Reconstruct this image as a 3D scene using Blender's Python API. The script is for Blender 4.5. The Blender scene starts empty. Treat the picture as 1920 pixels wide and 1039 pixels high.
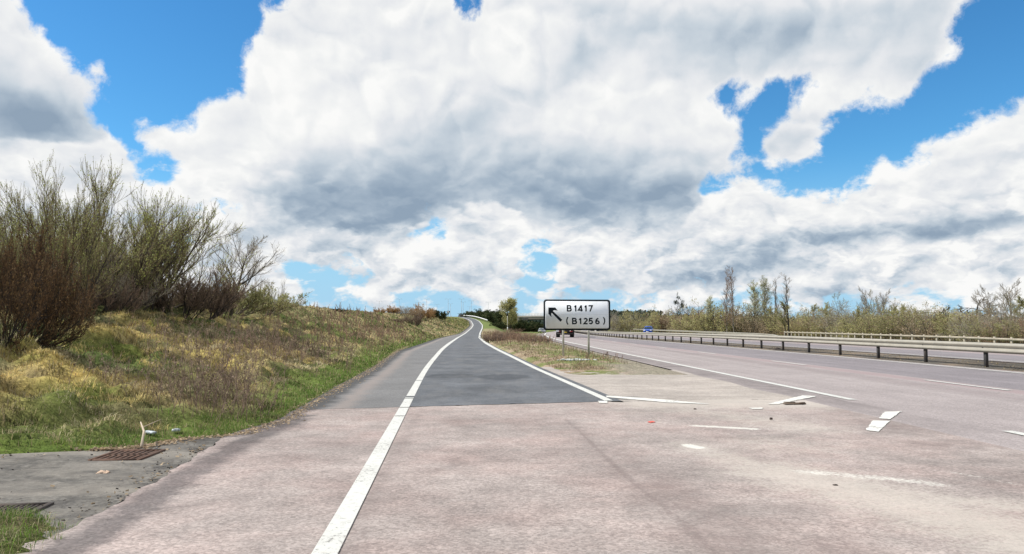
import bpy, math, random
import numpy as np
random.seed(7)
RNG = np.random.default_rng(11)
scene = bpy.context.scene
COL = scene.collection

# ---------------------------------------------------------------- camera
FOC, CX, CY, HOR = 1420.0, 960.0, 519.5, 610.0      # in pixels of the 1920 px frame
CAMZ = 1.3
PITCH = math.atan((HOR - CY) / FOC)
cam_d = bpy.data.cameras.new('camera')
cam_d.sensor_width = 36.0
cam_d.lens = 36.0 * FOC / 1920.0
cam_d.clip_start = 0.05
cam_d.clip_end = 20000.0
cam = bpy.data.objects.new('camera', cam_d)
COL.objects.link(cam)
cam.location = (0, 0, CAMZ)
cam.rotation_euler = (math.pi / 2 + PITCH, 0, 0)
scene.camera = cam

# ---------------------------------------------------------------- exposure
scene.view_settings.view_transform = 'Standard'
scene.view_settings.look = 'None'
scene.view_settings.exposure = 0.28
scene.view_settings.gamma = 1.0
scene.view_settings.use_curve_mapping = False

# ---------------------------------------------------------------- sun
SUN_EL, SUN_AZ = math.radians(46), math.radians(-90)   # azimuth from +Y, negative = left of the view
sd = bpy.data.lights.new('sun', 'SUN')
sd.energy = 5.0
sd.angle = math.radians(0.5)
sd.color = (1.0, 0.95, 0.87)
sun = bpy.data.objects.new('sun', sd)
COL.objects.link(sun)
SUNV = np.array([math.cos(SUN_EL) * math.sin(SUN_AZ), math.cos(SUN_EL) * math.cos(SUN_AZ), math.sin(SUN_EL)])
from mathutils import Vector, Matrix
sun.rotation_euler = Vector(SUNV).to_track_quat('Z', 'Y').to_euler()

# ---------------------------------------------------------------- node helper
class G:
    def __init__(self, tree):
        self.t = tree
        self.n = tree.nodes
        self.l = tree.links
    def add(self, typ, ins=None, **props):
        nd = self.n.new(typ)
        for k, v in props.items():
            setattr(nd, k, v)
        for k, v in (ins or {}).items():
            s = nd.inputs[k]
            if isinstance(v, bpy.types.NodeSocket):
                self.l.new(v, s)
            else:
                if hasattr(s, 'default_value') and hasattr(s.default_value, '__len__') and not hasattr(v, '__len__'):
                    v = [v] * len(s.default_value)
                if hasattr(v, '__len__') and len(v) == 3 and len(s.default_value) == 4:
                    v = (*v, 1.0)
                s.default_value = v
        return nd
    def math(self, op, a, b=0.0, c=0.0, clamp=False):
        return self.add('ShaderNodeMath', {0: a, 1: b, 2: c}, operation=op, use_clamp=clamp).outputs[0]
    def vmath(self, op, a, b=(0, 0, 0), c=None, scale=None):
        ins = {0: a}
        if op != 'SCALE' and op not in ('LENGTH', 'NORMALIZE'): ins[1] = b
        if c is not None: ins[2] = c
        if scale is not None: ins['Scale'] = scale
        nd = self.add('ShaderNodeVectorMath', ins, operation=op)
        return nd.outputs['Value'] if op in ('LENGTH', 'DOT_PRODUCT', 'DISTANCE') else nd.outputs[0]
    def noise(self, vec, scale, detail=2.0, rough=0.5, dist=0.0, col=False):
        nd = self.add('ShaderNodeTexNoise', {'Vector': vec, 'Scale': scale, 'Detail': detail, 'Roughness': rough, 'Distortion': dist})
        return nd.outputs['Color' if col else 'Fac']
    def mapr(self, v, a, b, c=0.0, d=1.0, smooth=False):
        return self.add('ShaderNodeMapRange', {'Value': v, 'From Min': a, 'From Max': b, 'To Min': c, 'To Max': d},
                        interpolation_type='SMOOTHSTEP' if smooth else 'LINEAR', clamp=True).outputs[0]
    def mix(self, f, a, b, blend='MIX'):
        nd = self.add('ShaderNodeMix', {}, data_type='RGBA', blend_type=blend)
        for i, v in ((0, f), (6, a), (7, b)):
            s = nd.inputs[i]
            if isinstance(v, bpy.types.NodeSocket): self.l.new(v, s)
            elif i == 0: s.default_value = v
            else: s.default_value = (*v[:3], 1.0)
        return nd.outputs[2]

# ---------------------------------------------------------------- sky
def px_dir(px, py):
    """pixel of the 1920 px frame -> direction in the world (u = x/y, v = z/y)"""
    a = (px - CX) / FOC
    b = (CY - py) / FOC
    cy = math.cos(PITCH) - b * math.sin(PITCH)
    cz = math.sin(PITCH) + b * math.cos(PITCH)
    return a / cy, cz / cy
def dir_px(u, v):
    den = np.cos(PITCH) + v * np.sin(PITCH)
    a = u / den
    b = (-np.sin(PITCH) + v * np.cos(PITCH)) / den
    return CX + FOC * a, CY - FOC * b
def poly_sd(px, py, poly):
    P = np.array(poly, float); n = len(P)
    inside = np.zeros(px.shape, bool); dmin = np.full(px.shape, 1e9)
    for i in range(n):
        x1, y1 = P[i]; x2, y2 = P[(i + 1) % n]
        dx, dy = x2 - x1, y2 - y1
        t = np.clip(((px - x1) * dx + (py - y1) * dy) / (dx * dx + dy * dy + 1e-9), 0, 1)
        dmin = np.minimum(dmin, np.hypot(px - x1 - t * dx, py - y1 - t * dy))
        c = ((y1 > py) != (y2 > py)) & (px < dx * (py - y1) / (dy if dy else 1e-9) + x1)
        inside ^= c
    return np.where(inside, -dmin, dmin)

GAPS = [  # blue gaps between the clouds, as they stand in the sky
 [(45,-90),(40,-10),(50,10),(100,58),(150,118),(190,122),(215,172),(255,198),(290,216),(350,212),(388,188),(440,165),(455,120),(458,88),(490,50),(500,10),(545,-10),(560,-90)],
 [(205,200),(240,238),(275,265),(302,292),(332,320),(300,328),(268,314),(238,300),(225,270),(212,238)],
 [(372,390),(400,378),(430,384),(438,394),(415,402),(385,412),(368,430),(350,446),(345,436),(360,408)],
 [(862,-60),(900,-60),(898,-4),(888,10),(874,0)],
 [(1880,-90),(1862,0),(1820,50),(1785,62),(1765,90),(1790,120),(1750,132),(1692,198),(1640,192),(1592,197),(1558,217),(1540,288),(1500,310),(1465,322),(1420,312),(1380,322),(1335,335),(1325,350),(1348,348),(1398,336),(1440,345),(1512,357),(1560,360),(1630,315),(1662,298),(1700,306),(1712,290),(1760,258),(1830,225),(1860,215),(1920,178),(2050,110),(2050,-90)],
 [(1362,192),(1390,178),(1420,212),(1440,176),(1480,158),(1532,166),(1520,186),(1480,196),(1465,216),(1430,228),(1410,262),(1402,300),(1396,325),(1368,322),(1398,282),(1398,240),(1372,216)],
 [(545,525),(565,503),(644,503),(650,520),(600,530),(560,535)],
 [(798,425),(806,408),(830,414),(825,430)],
 [(985,535),(992,495),(1035,488),(1046,510),(1040,545),(1010,552)],
 [(1008,462),(1012,436),(1030,438),(1022,462)],
]
SHADE = [  # x, y, rx, ry, tilt in degrees, amount (negative = shadowed base)
 (50,225,150,48,10,-.55),(120,262,90,25,10,-.25),(20,150,70,60,0,-.12),(110,110,90,60,40,.08),
 (560,370,140,38,5,-.28),(680,400,120,36,0,-.48),(790,360,130,48,-5,-.42),(720,330,220,60,0,-.18),(620,300,60,50,0,-.1),
 (1120,385,190,42,0,-.55),(1230,365,110,40,-5,-.35),(1010,350,110,40,0,-.32),(1010,285,90,30,0,-.2),(1100,310,180,40,0,-.15),
 (1230,300,120,60,0,-.14),(860,250,120,60,0,-.15),(780,170,180,60,0,-.06),
 (1350,50,280,42,0,-.26),(1560,60,180,50,-10,-.2),(1160,80,120,60,0,-.1),(1480,150,150,40,0,-.1),(1720,120,60,50,0,-.15),
 (1480,260,60,50,0,-.2),
 (1640,440,200,16,-3,-.5),(1800,425,160,18,-8,-.5),(1850,330,90,40,-10,-.14),(1740,400,150,30,0,-.1),
 (1330,495,190,22,-3,-.42),(1500,500,60,14,-5,-.3),(1240,470,120,26,0,-.15),(1420,440,90,40,0,-.12),
 (1100,530,70,14,0,-.25),(1190,545,120,12,0,-.2),
 (640,462,60,18,0,-.35),(600,480,50,26,0,-.2),(700,520,80,9,0,-.3),(830,540,80,8,0,-.35),(950,528,60,9,0,-.25),
 (830,500,130,16,0,-.1),(620,575,160,9,0,-.15),
 (1640,548,120,9,-4,-.3),(1800,545,140,12,-3,-.3),(1700,570,260,8,0,-.15),(1880,480,90,14,-12,-.1),
 (930,440,50,60,0,.1),(1010,500,30,30,0,.1),(1420,360,70,16,0,.12),(1620,340,110,30,-30,.12),(1800,270,120,25,-25,.1),
 (1240,180,80,40,0,.1),(560,240,120,70,-20,.1),(500,100,60,60,0,.08),(1305,460,35,18,-30,.2),(700,480,90,16,-15,.12),
 (1150,240,90,40,0,.08),(150,330,150,30,0,.06),(1700,480,250,14,-6,.12),(230,190,30,30,0,.1),(350,250,60,30,-20,.1),
]
NU, NV = 84, 28
U0, U1, V0, V1 = -0.76, 0.76, -0.02, 0.52
gu = np.linspace(U0, U1, NU); gv = np.linspace(V0, V1, NV)
GU, GV = np.meshgrid(gu, gv)
GX, GY = dir_px(GU, GV)
sdmin = np.full(GX.shape, 1e9)
for gp in GAPS: sdmin = np.minimum(sdmin, poly_sd(GX, GY, gp))
F_COV = np.clip(0.5 + sdmin / 190.0, 0.0, 1.0)
# towards the horizon the cloud breaks into small thin pieces
low = np.clip((GY - 470) / 90.0, 0, 1)
F_COV = F_COV * (1 - low) + low * np.minimum(F_COV, 0.555)
low2 = np.clip((GY - 545) / 40.0, 0, 1)
F_COV -= .035 * low2
# flat-based cloud rows: a thin gap line under the two big bases
FRONT = [  # the near cumulus with dark flat bases, in front of the bright rows low behind them
 [(-80,-90),(2050,-90),(2050,440),(1960,446),(1840,452),(1700,470),(1600,478),(1530,466),(1488,440),(1462,410),(1480,372),(1440,350),(1335,345),(1322,368),(1290,400),(1284,430),(1150,434),(1040,434),(1000,425),(960,400),(930,382),(880,385),(850,410),(790,418),(740,432),(700,440),(640,432),(560,432),(470,398),(440,375),(350,330),(215,205),(240,238),(180,262),(110,268),(-80,262)],
]
BACK = [
 (640,462,70,16,0,-.42),(600,500,40,26,0,-.18),(700,521,70,7,0,-.42),(830,541,60,7,0,-.5),(960,530,60,8,0,-.3),
 (860,500,110,12,0,-.12),(620,580,120,6,0,-.15),(1100,548,80,10,0,-.3),(1250,535,130,13,-3,-.42),(1400,506,120,12,-4,-.5),
 (1330,480,110,22,0,-.26),(1170,490,60,16,0,-.12),(1430,440,60,50,0,-.16),(1560,498,120,8,-6,-.2),(1640,546,150,8,-3,-.42),
 (1830,540,120,10,-5,-.32),(1700,572,240,7,0,-.2),(1880,488,70,12,-12,-.14),(1370,572,120,7,0,-.2),(1180,566,100,6,0,-.25),
 (940,410,40,26,0,.12),(1000,500,30,25,0,.12),(1300,462,38,16,-30,.22),(720,470,60,14,-20,.12),(1720,478,220,10,-7,.16),
 (1360,365,36,18,0,.15),(200,300,60,30,0,.12),(60,300,60,20,0,.1),(330,400,40,30,0,-.14),(130,340,80,30,0,-.1),(470,450,80,20,0,-.1),
]
def splat(base, lst):
    F = np.full(GX.shape, base)
    for (sx, sy, rx, ry, tl, am) in lst:
        c, s = math.cos(math.radians(tl)), math.sin(math.radians(tl))
        X = (GX - sx) * c + (GY - sy) * s; Y = -(GX - sx) * s + (GY - sy) * c
        F += am * 1.2 * np.exp(-((X / rx) ** 2 + (Y / ry) ** 2))
    return np.clip(F, 0.02, 1.0)
F_BR = splat(0.83, [q for q in SHADE if q[1] < 450 or q[0] > 1600])
F_BK = splat(0.78, BACK)
F_MK = np.clip(0.5 - np.minimum(*[poly_sd(GX, GY, FRONT[0])] * 2) / 150.0, 0, 1)

w = bpy.data.worlds.new('World')
scene.world = w
w.use_nodes = True
g = G(w.node_tree)
g.n.clear()
tc = g.add('ShaderNodeTexCoord').outputs['Generated']
D = g.vmath('NORMALIZE', tc)
sp = g.add('ShaderNodeSeparateXYZ', {0: D})
dx, dy, dz = sp.outputs
iy = g.math('DIVIDE', 1.0, g.math('MAXIMUM', dy, 0.08))
u = g.math('MULTIPLY', dx, iy)
v = g.math('MULTIPLY', dz, iy)
hi = g.mapr(dz, 0.06, 0.30, 0.0, 1.0, True)          # clouds look smaller the nearer they are to the horizon
zc = g.math('ADD', g.math('MULTIPLY', g.math('MAXIMUM', dz, 0.0), 0.9), 0.20)
def sized(vec, scale, detail, rough, dist=0.0, lo=2.3, col=False):
    a_ = g.noise(vec, scale, detail, rough, dist, col)
    b_ = g.noise(g.vmath('MULTIPLY', vec, (1.0, 1.0, 1.9)), scale * lo * .8, detail, rough, dist, col)
    if col: return g.mix(hi, b_, a_)
    return g.add('ShaderNodeMix', {0: hi, 2: b_, 3: a_}, data_type='FLOAT').outputs[0]
P = D
n1c = sized(D, 7.0, 6.0, 0.58, col=True)
amp = g.math('MULTIPLY', zc, 0.11)
wv = g.vmath('SCALE', g.vmath('SUBTRACT', n1c, (0.5, 0.5, 0.5)), scale=amp)
ws = g.add('ShaderNodeSeparateXYZ', {0: wv})
uu = g.math('ADD', u, ws.outputs[0])
vv = g.math('ADD', v, ws.outputs[1])
U = g.mapr(uu, U0, U1)
V = g.mapr(vv, V0, V1, 0.0, NV - 1.0)
Uc = g.add('ShaderNodeCombineXYZ', {0: U, 1: U, 2: U}).outputs[0]
acc = None
for i in range(NV):
    cv = g.add('ShaderNodeRGBCurve', {'Color': Uc})
    mp = cv.mapping
    for ch, F in ((0, F_COV), (1, F_BR), (2, F_MK)):
        c = mp.curves[ch]
        c.points[0].location = (0.0, float(F[i, 0])); c.points[1].location = (1.0, float(F[i, -1]))
        for j in range(1, NU - 1):
            c.points.new(j / (NU - 1), float(F[i, j]))
        for p_ in c.points: p_.handle_type = 'AUTO'
    mp.update()
    wgt = g.math('SUBTRACT', 1.0, g.math('ABSOLUTE', g.math('SUBTRACT', V, float(i))), clamp=True)
    if acc is None: acc = g.vmath('SCALE', cv.outputs[0], scale=wgt)
    else: acc = g.add('ShaderNodeVectorMath', {0: cv.outputs[0], 1: g.add('ShaderNodeCombineXYZ', {0: wgt, 1: wgt, 2: wgt}).outputs[0], 2: acc}, operation='MULTIPLY_ADD').outputs[0]
fs = g.add('ShaderNodeSeparateXYZ', {0: acc})
bk = None
for i in range(NV):
    if gv[i] > 0.30: continue
    cv = g.add('ShaderNodeFloatCurve', {'Value': U})
    c = cv.mapping.curves[0]
    c.points[0].location = (0.0, float(F_BK[i, 0])); c.points[1].location = (1.0, float(F_BK[i, -1]))
    for j in range(1, NU - 1): c.points.new(j / (NU - 1), float(F_BK[i, j]))
    cv.mapping.update()
    wgt = g.math('SUBTRACT', 1.0, g.math('ABSOLUTE', g.math('SUBTRACT', V, float(i))), clamp=True)
    bk = g.math('MULTIPLY', cv.outputs[0], wgt) if bk is None else g.math('MULTIPLY_ADD', cv.outputs[0], wgt, bk)
# outside the part of the sky that is known: broken cloud from noise alone
front = g.mapr(dy, 0.45, 0.62, 0.0, 1.0, True)
front = g.math('MULTIPLY', front, g.mapr(g.math('ABSOLUTE', uu), 0.70, 0.76, 1.0, 0.0, True))
front = g.math('MULTIPLY', front, g.mapr(vv, 0.46, 0.52, 1.0, 0.0, True))
gen = g.noise(P, 1.1, 3.0, 0.5)
covg = g.mapr(gen, 0.35, 0.62, 0.3, 0.9)
cov0 = g.add('ShaderNodeMix', {0: front, 2: covg, 3: fs.outputs[0]}, data_type='FLOAT').outputs[0]
# billows
nA = sized(P, 11.0, 8.0, 0.53, 0.1)
offA = g.vmath('ADD', P, tuple(float(c) for c in SUNV * 0.016))
rel = g.math('SUBTRACT', nA, sized(offA, 11.0, 8.0, 0.53, 0.1))
nC = sized(P, 5.0, 4.0, 0.5, 0.1)
offC = g.vmath('ADD', P, tuple(float(c) for c in SUNV * 0.045))
relC = g.math('SUBTRACT', nC, sized(offC, 5.0, 4.0, 0.5, 0.1))
# cauliflower heads: cellular bumps, warped, lit from the sun's side
Pw = g.vmath('ADD', P, g.vmath('SCALE', g.vmath('SUBTRACT', n1c, (0.5, 0.5, 0.5)), scale=0.10))
LV = np.array([-0.50, 0.0, 0.87])
def puff(vec):
    def bl(v_, k_):
        return g.math('ABSOLUTE', g.math('SUBTRACT', g.noise(v_, k_, 1.0, .5), .5))
    def two(k_): return g.math('MULTIPLY_ADD', bl(vec, k_ * 2.3), 0.5, bl(vec, k_))
    vl = g.vmath('MULTIPLY', vec, (1.0, 1.0, 1.8))
    lo_ = g.math('MULTIPLY_ADD', bl(vl, 33.0), 0.5, bl(vl, 14.0))
    return g.add('ShaderNodeMix', {0: hi, 2: lo_, 3: two(8.0)}, data_type='FLOAT').outputs[0]
pf = puff(Pw)
pf2 = puff(g.vmath('ADD', Pw, tuple(float(c) for c in LV * 0.016)))
relP = g.math('SUBTRACT', pf, pf2)
fl = g.mapr(dz, 0.05, 0.28, 1.0, 0.0, True)
mk = g.math('ADD', fs.outputs[2], g.math('MULTIPLY', g.math('SUBTRACT', nA, 0.5), 0.55))
mk = g.mapr(mk, 0.47, 0.55, 0.0, 1.0, True)
brf = g.add('ShaderNodeMix', {0: mk, 2: bk, 3: fs.outputs[1]}, data_type='FLOAT').outputs[0]
br0 = g.add('ShaderNodeMix', {0: front, 2: 0.72, 3: brf}, data_type='FLOAT').outputs[0]
cov = g.math('ADD', cov0, g.math('MULTIPLY', g.math('SUBTRACT', pf, 0.13), 0.42))
cov = g.math('ADD', cov, g.math('MULTIPLY', g.math('SUBTRACT', nA, 0.5), 0.85))
cov = g.math('ADD', cov, g.math('MULTIPLY', g.math('SUBTRACT', nC, 0.5), 0.30))
fray = g.noise(Pw, 46.0, 5.0, 0.65)
cov = g.math('ADD', cov, g.math('MULTIPLY', g.math('SUBTRACT', fray, 0.5), 0.30))
alpha = g.mapr(cov, 0.45, 0.60, 0.0, 1.0, True)
thick = g.mapr(cov, 0.50, 0.85)
br = g.math('ADD', br0, g.math('MULTIPLY', rel, g.math('MULTIPLY_ADD', fl, 0.30, 0.50)))
br = g.math('ADD', br, g.math('MULTIPLY', relC, g.math('MULTIPLY_ADD', fl, 0.2, 0.85)))
br = g.math('ADD', br, g.math('MULTIPLY', relP, 1.3))
br = g.math('ADD', br, g.mapr(thick, 0.0, 0.5, 0.16, 0.0))
hz = g.mapr(dz, 0.0, 0.10, 0.08, 0.0)
br = g.math('ADD', br, hz, clamp=True)
ramp = g.add('ShaderNodeValToRGB', {0: br})
el = ramp.color_ramp.elements
el[0].position = 0.0; el[0].color = (0.29, 0.38, 0.49, 1)
el[1].position = 1.0; el[1].color = (0.99, 0.99, 0.98, 1)
for pos, c in ((0.25, (0.40, 0.49, 0.59)), (0.5, (0.60, 0.67, 0.74)), (0.75, (0.82, 0.84, 0.87)), (0.9, (0.92, 0.93, 0.93))):
    e = el.new(pos); e.color = (*c, 1)
sky = g.add('ShaderNodeTexSky', sky_type='NISHITA', sun_disc=False, sun_elevation=SUN_EL, sun_rotation=SUN_AZ,
            altitude=50.0, air_density=1.0, dust_density=0.2, ozone_density=3.0)
skc = g.add('ShaderNodeHueSaturation', {'Saturation': 1.2, 'Value': 1.25, 'Color': sky.outputs[0]}).outputs[0]
skc = g.mix(1.0, skc, (0.62, 1.02, 1.12), 'MULTIPLY')
skc = g.mix(g.mapr(dz, 0.02, 0.22, 0.85, 0.0, True), skc, (3.6, 5.9, 8.3))
bg1 = g.add('ShaderNodeBackground', {'Color': skc, 'Strength': 0.088})
bg2 = g.add('ShaderNodeBackground', {'Color': ramp.outputs[0], 'Strength': 0.80})
ms = g.add('ShaderNodeMixShader', {0: alpha, 1: bg1.outputs[0], 2: bg2.outputs[0]})
out = g.add('ShaderNodeOutputWorld', {0: ms.outputs[0]})

# ================================================================ helpers for geometry
def new_mesh(name, verts, faces, mat=None, parent=None, smooth=False, uv=None, attrs=None):
    """verts (n,3); faces = list of int arrays (m,k)"""
    me = bpy.data.meshes.new(name)
    verts = np.asarray(verts, np.float32)
    if not isinstance(faces, (list, tuple)): faces = [faces]
    faces = [np.asarray(f, np.int32) for f in faces if len(f)]
    me.vertices.add(len(verts)); me.vertices.foreach_set('co', verts.ravel())
    li = np.concatenate([f.ravel() for f in faces]).astype(np.int32)
    ks = np.concatenate([np.full(len(f), f.shape[1]) for f in faces])
    st = np.concatenate([[0], np.cumsum(ks)[:-1]]).astype(np.int32)
    me.loops.add(len(li)); me.loops.foreach_set('vertex_index', li)
    me.polygons.add(len(ks)); me.polygons.foreach_set('loop_start', st)
    if smooth: me.polygons.foreach_set('use_smooth', np.ones(len(ks), bool))
    me.update(calc_edges=True)
    if uv is not None:
        ul = me.uv_layers.new(name='UVMap')
        ul.data.foreach_set('uv', np.asarray(uv, np.float32)[li].ravel())
    for k, a in (attrs or {}).items():
        a = np.asarray(a, np.float32)
        if a.ndim == 1:
            at = me.attributes.new(k, 'FLOAT', 'POINT'); at.data.foreach_set('value', a)
        else:
            if a.shape[1] == 3: a = np.hstack([a, np.ones((len(a), 1), np.float32)])
            at = me.attributes.new(k, 'FLOAT_COLOR', 'POINT'); at.data.foreach_set('color', a.ravel())
    me.validate()
    ob = bpy.data.objects.new(name, me)
    if mat: me.materials.append(mat)
    COL.objects.link(ob)
    if parent: ob.parent = parent
    return ob
def tag(o, label=None, cat=None, group=None, kind=None):
    if label: o['label'] = label
    if cat: o['category'] = cat
    if group: o['group'] = group
    if kind: o['kind'] = kind
    return o
def empty(name, loc=(0, 0, 0), rz=0.0):
    o = bpy.data.objects.new(name, None); COL.objects.link(o)
    o.location = loc; o.rotation_euler = (0, 0, rz); o.empty_display_size = .3
    return o

class MB:
    """collects shapes and links them as ONE mesh"""
    def __init__(s): s.v = []; s.f3 = []; s.f4 = []; s.fn = []; s.n = 0
    def _addv(s, v):
        b = s.n; s.v.append(np.asarray(v, float).reshape(-1, 3)); s.n += len(s.v[-1]); return b
    def box(s, c, d, rz=0.0, rx=0.0, bev=0.0):
        x, y, z = np.array(d) / 2.0
        if bev > 0:
            pts = []
            for sz in (-1, 1):
                for lev in ((1, 0), ) if False else ((0, 1), (1, 0)) if sz < 0 else ((1, 0), (0, 1)):
                    inset = bev * lev[1]; zz = sz * (z - bev * lev[0])
                    for (ax, ay) in ((-1, -1), (1, -1), (1, 1), (-1, 1)):
                        pts.append((ax * (x - inset), ay * (y - inset), zz))
            v = np.array(pts)
            fs = [[3, 2, 1, 0], [12, 13, 14, 15]]
            for l in range(3):
                for k in range(4):
                    fs.append([l * 4 + k, l * 4 + (k + 1) % 4, l * 4 + 4 + (k + 1) % 4, l * 4 + 4 + k])
        else:
            v = np.array([(a * x, b * y, c_ * z) for c_ in (-1, 1) for (a, b) in ((-1, -1), (1, -1), (1, 1), (-1, 1))])
            fs = [[3, 2, 1, 0], [4, 5, 6, 7], [0, 1, 5, 4], [1, 2, 6, 5], [2, 3, 7, 6], [3, 0, 4, 7]]
        if rx:
            cc, ss = math.cos(rx), math.sin(rx); v = v @ np.array([[1, 0, 0], [0, cc, ss], [0, -ss, cc]])
        if rz:
            cc, ss = math.cos(rz), math.sin(rz); v = v @ np.array([[cc, ss, 0], [-ss, cc, 0], [0, 0, 1]])
        b = s._addv(v + np.array(c)); s.f4 += [[i + b for i in f] for f in fs]; return s
    def tube(s, pts, rad, k=6, cap=True):
        pts = np.asarray(pts, float); n = len(pts)
        rad = np.full(n, rad) if np.isscalar(rad) else np.asarray(rad, float)
        t = np.gradient(pts, axis=0); t /= np.linalg.norm(t, axis=1)[:, None] + 1e-12
        ref = np.array([0, 0, 1.0]) if abs(t[:, 2]).mean() < .8 else np.array([1.0, 0, 0])
        a = np.cross(t, ref); a /= np.linalg.norm(a, axis=1)[:, None] + 1e-12
        c = np.cross(t, a)
        an = np.arange(k) * 2 * math.pi / k
        v = pts[:, None, :] + rad[:, None, None] * (np.cos(an)[None, :, None] * a[:, None, :] + np.sin(an)[None, :, None] * c[:, None, :])
        b = s._addv(v)
        i = np.arange(n - 1)[:, None] * k; j = np.arange(k)[None, :]; j2 = (j + 1) % k
        q = np.stack([i + j, i + j2, i + k + j2, i + k + j], -1).reshape(-1, 4) + b
        s.f4 += q[:, ::-1].tolist()
        if cap: s.fn += [[b + q_ for q_ in range(k)], [b + (n - 1) * k + q_ for q_ in range(k)][::-1]]
        return s
    def prism(s, poly, axis, a0, a1):
        """extrude a 2-D polygon along axis ('x','y','z')"""
        p = np.asarray(poly, float); n = len(p)
        def mk(t):
            o = np.empty((n, 3))
            if axis == 'x': o[:, 0] = t; o[:, 1] = p[:, 0]; o[:, 2] = p[:, 1]
            elif axis == 'y': o[:, 0] = p[:, 0]; o[:, 1] = t; o[:, 2] = p[:, 1]
            else: o[:, 0] = p[:, 0]; o[:, 1] = p[:, 1]; o[:, 2] = t
            return o
        b = s._addv(np.vstack([mk(a0), mk(a1)]))
        s.fn += [[b + i for i in range(n)][::-1], [b + n + i for i in range(n)]]
        s.f4 += [[b + i, b + (i + 1) % n, b + n + (i + 1) % n, b + n + i] for i in range(n)]
        return s
    def loft(s, rings, closed=True, caps=True):
        rings = np.asarray(rings, float); m, k = rings.shape[:2]
        b = s._addv(rings.reshape(-1, 3))
        for i in range(m - 1):
            for j in range(k if closed else k - 1):
                j2 = (j + 1) % k
                s.f4.append([b + i * k + j, b + i * k + j2, b + (i + 1) * k + j2, b + (i + 1) * k + j])
        if caps and closed: s.fn += [[b + j for j in range(k)][::-1], [b + (m - 1) * k + j for j in range(k)]]
        return s
    def quad(s, p):
        b = s._addv(p); s.f4.append([b, b + 1, b + 2, b + 3]); return s
    def poly(s, p):
        b = s._addv(p); s.fn.append(list(range(b, b + len(p)))); return s
    def build(s, name, mat=None, parent=None, smooth=False, fix=True):
        v = np.vstack(s.v); fs = []
        if s.f3: fs.append(np.array(s.f3))
        if s.f4: fs.append(np.array(s.f4))
        by = {}
        for f in s.fn: by.setdefault(len(f), []).append(f)
        fs += [np.array(x) for x in by.values()]
        o = new_mesh(name, v, fs, mat, parent, smooth)
        if fix:
            import bmesh
            bm = bmesh.new(); bm.from_mesh(o.data); bmesh.ops.recalc_face_normals(bm, faces=bm.faces); bm.to_mesh(o.data); bm.free()
        return o

# ---- value noise in numpy
def _hash(ix, iy, seed):
    h = (ix.astype(np.int64) * 374761393 + iy.astype(np.int64) * 668265263 + seed * 982451653) & 0xffffffff
    h = ((h ^ (h >> 13)) * 1274126177) & 0xffffffff
    return ((h ^ (h >> 16)) & 0xffff) / 65535.0
def vnoise(x, y, seed=0):
    x = np.asarray(x, float); y = np.asarray(y, float)
    ix, iy = np.floor(x), np.floor(y); fx, fy = x - ix, y - iy
    fx = fx * fx * (3 - 2 * fx); fy = fy * fy * (3 - 2 * fy)
    a = _hash(ix, iy, seed); b = _hash(ix + 1, iy, seed); c = _hash(ix, iy + 1, seed); d = _hash(ix + 1, iy + 1, seed)
    return (a * (1 - fx) + b * fx) * (1 - fy) + (c * (1 - fx) + d * fx) * fy
def fbm(x, y, seed=0, oct=4, rough=.5):
    s = 0; a = 1; t = 0
    for o in range(oct):
        s = s + a * vnoise(x * 2 ** o + 17 * o, y * 2 ** o - 9 * o, seed + o); t += a; a *= rough
    return s / t
def sstep(a, b, x):
    t = np.clip((x - a) / (b - a), 0, 1); return t * t * (3 - 2 * t)

# ================================================================ layout of the place (metres; y runs ahead)
def smooth_table(ys, vs, blur=12.0, y1=3000):
    yy = np.arange(-60, y1 + 1, 1.0); vv = np.interp(yy, ys, vs)
    k = int(blur); ker = np.hanning(2 * k + 3)[1:-1]; ker /= ker.sum()
    sm = np.convolve(np.pad(vv, k, mode='reflect', reflect_type='odd'), ker, mode='valid')
    return lambda y: np.interp(y, yy, sm)
# left line straight to y = 43, then the slip road bends; z climbs to the roundabout
_sy = [-60, 13.7, 23.1, 43, 66, 105, 155, 220, 262, 308, 340, 358, 380, 400, 440, 520, 3000]
_sx = [4.3, -.12, -.93, -2.40, -3.85, -6.0, -8.05, -10.2, -11.8, -14.9, -18.0, -20.3, -23.3, -26.6, -34, -50, -50]
_sz = [0, 0, 0, -.10, -.23, -.42, -.36, .47, 1.35, 2.93, 3.96, 4.55, 5.2, 5.7, 6.35, 6.6, 6.6]
slipX0 = smooth_table(_sy, _sx, 10); slipZ = smooth_table(_sy, _sz, 14)
def slipX(y):                                   # exact where it is straight and near
    y = np.asarray(y, float)
    lx = -.70 - .083 * y; rx = np.interp(y, [-60, 13.7, 23.1, 43], [7.6, 1.62, .71, -.79])
    near = (lx + rx) / 2
    return np.where(y < 13.7, near, np.where(y < 36, near + (slipX0(y) - near) * sstep(14, 36, y), slipX0(y)))
def slipH(y):                                   # half width between the two edge lines
    y = np.asarray(y, float); rx = np.interp(y, [-60, 13.7], [7.6, 1.62])
    return np.where(y < 13.7, (rx + .70 + .083 * y) / 2, np.interp(y, [-60, 13.7, 23.1, 43, 66, 105, 155, 220, 3000], [4.7, 1.73, 1.66, 1.61, 1.54, 1.5, 1.5, 1.58, 1.65]))
def leftLine(y): return slipX(y) - slipH(y)
def rightLine(y): return slipX(y) + slipH(y)
def leftEdge(y):                                # left edge of the asphalt
    e = np.interp(y, [-60, 6.6, 7.3, 7.76, 8.1, 8.7, 9.14, 10.5, 11.9, 16.8, 23, 40, 100, 155, 3000],
                  [-16, -14, -9.0, -5.25, -4.05, -3.84, -3.30, -3.16, -3.30, -3.75, -4.25, -6.05, -9.7, -10.9, 0])
    far = leftLine(y) - 1.15
    return np.where(y < 120, e, np.where(y < 160, e + (far - e) * sstep(120, 160, y), far))
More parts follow.
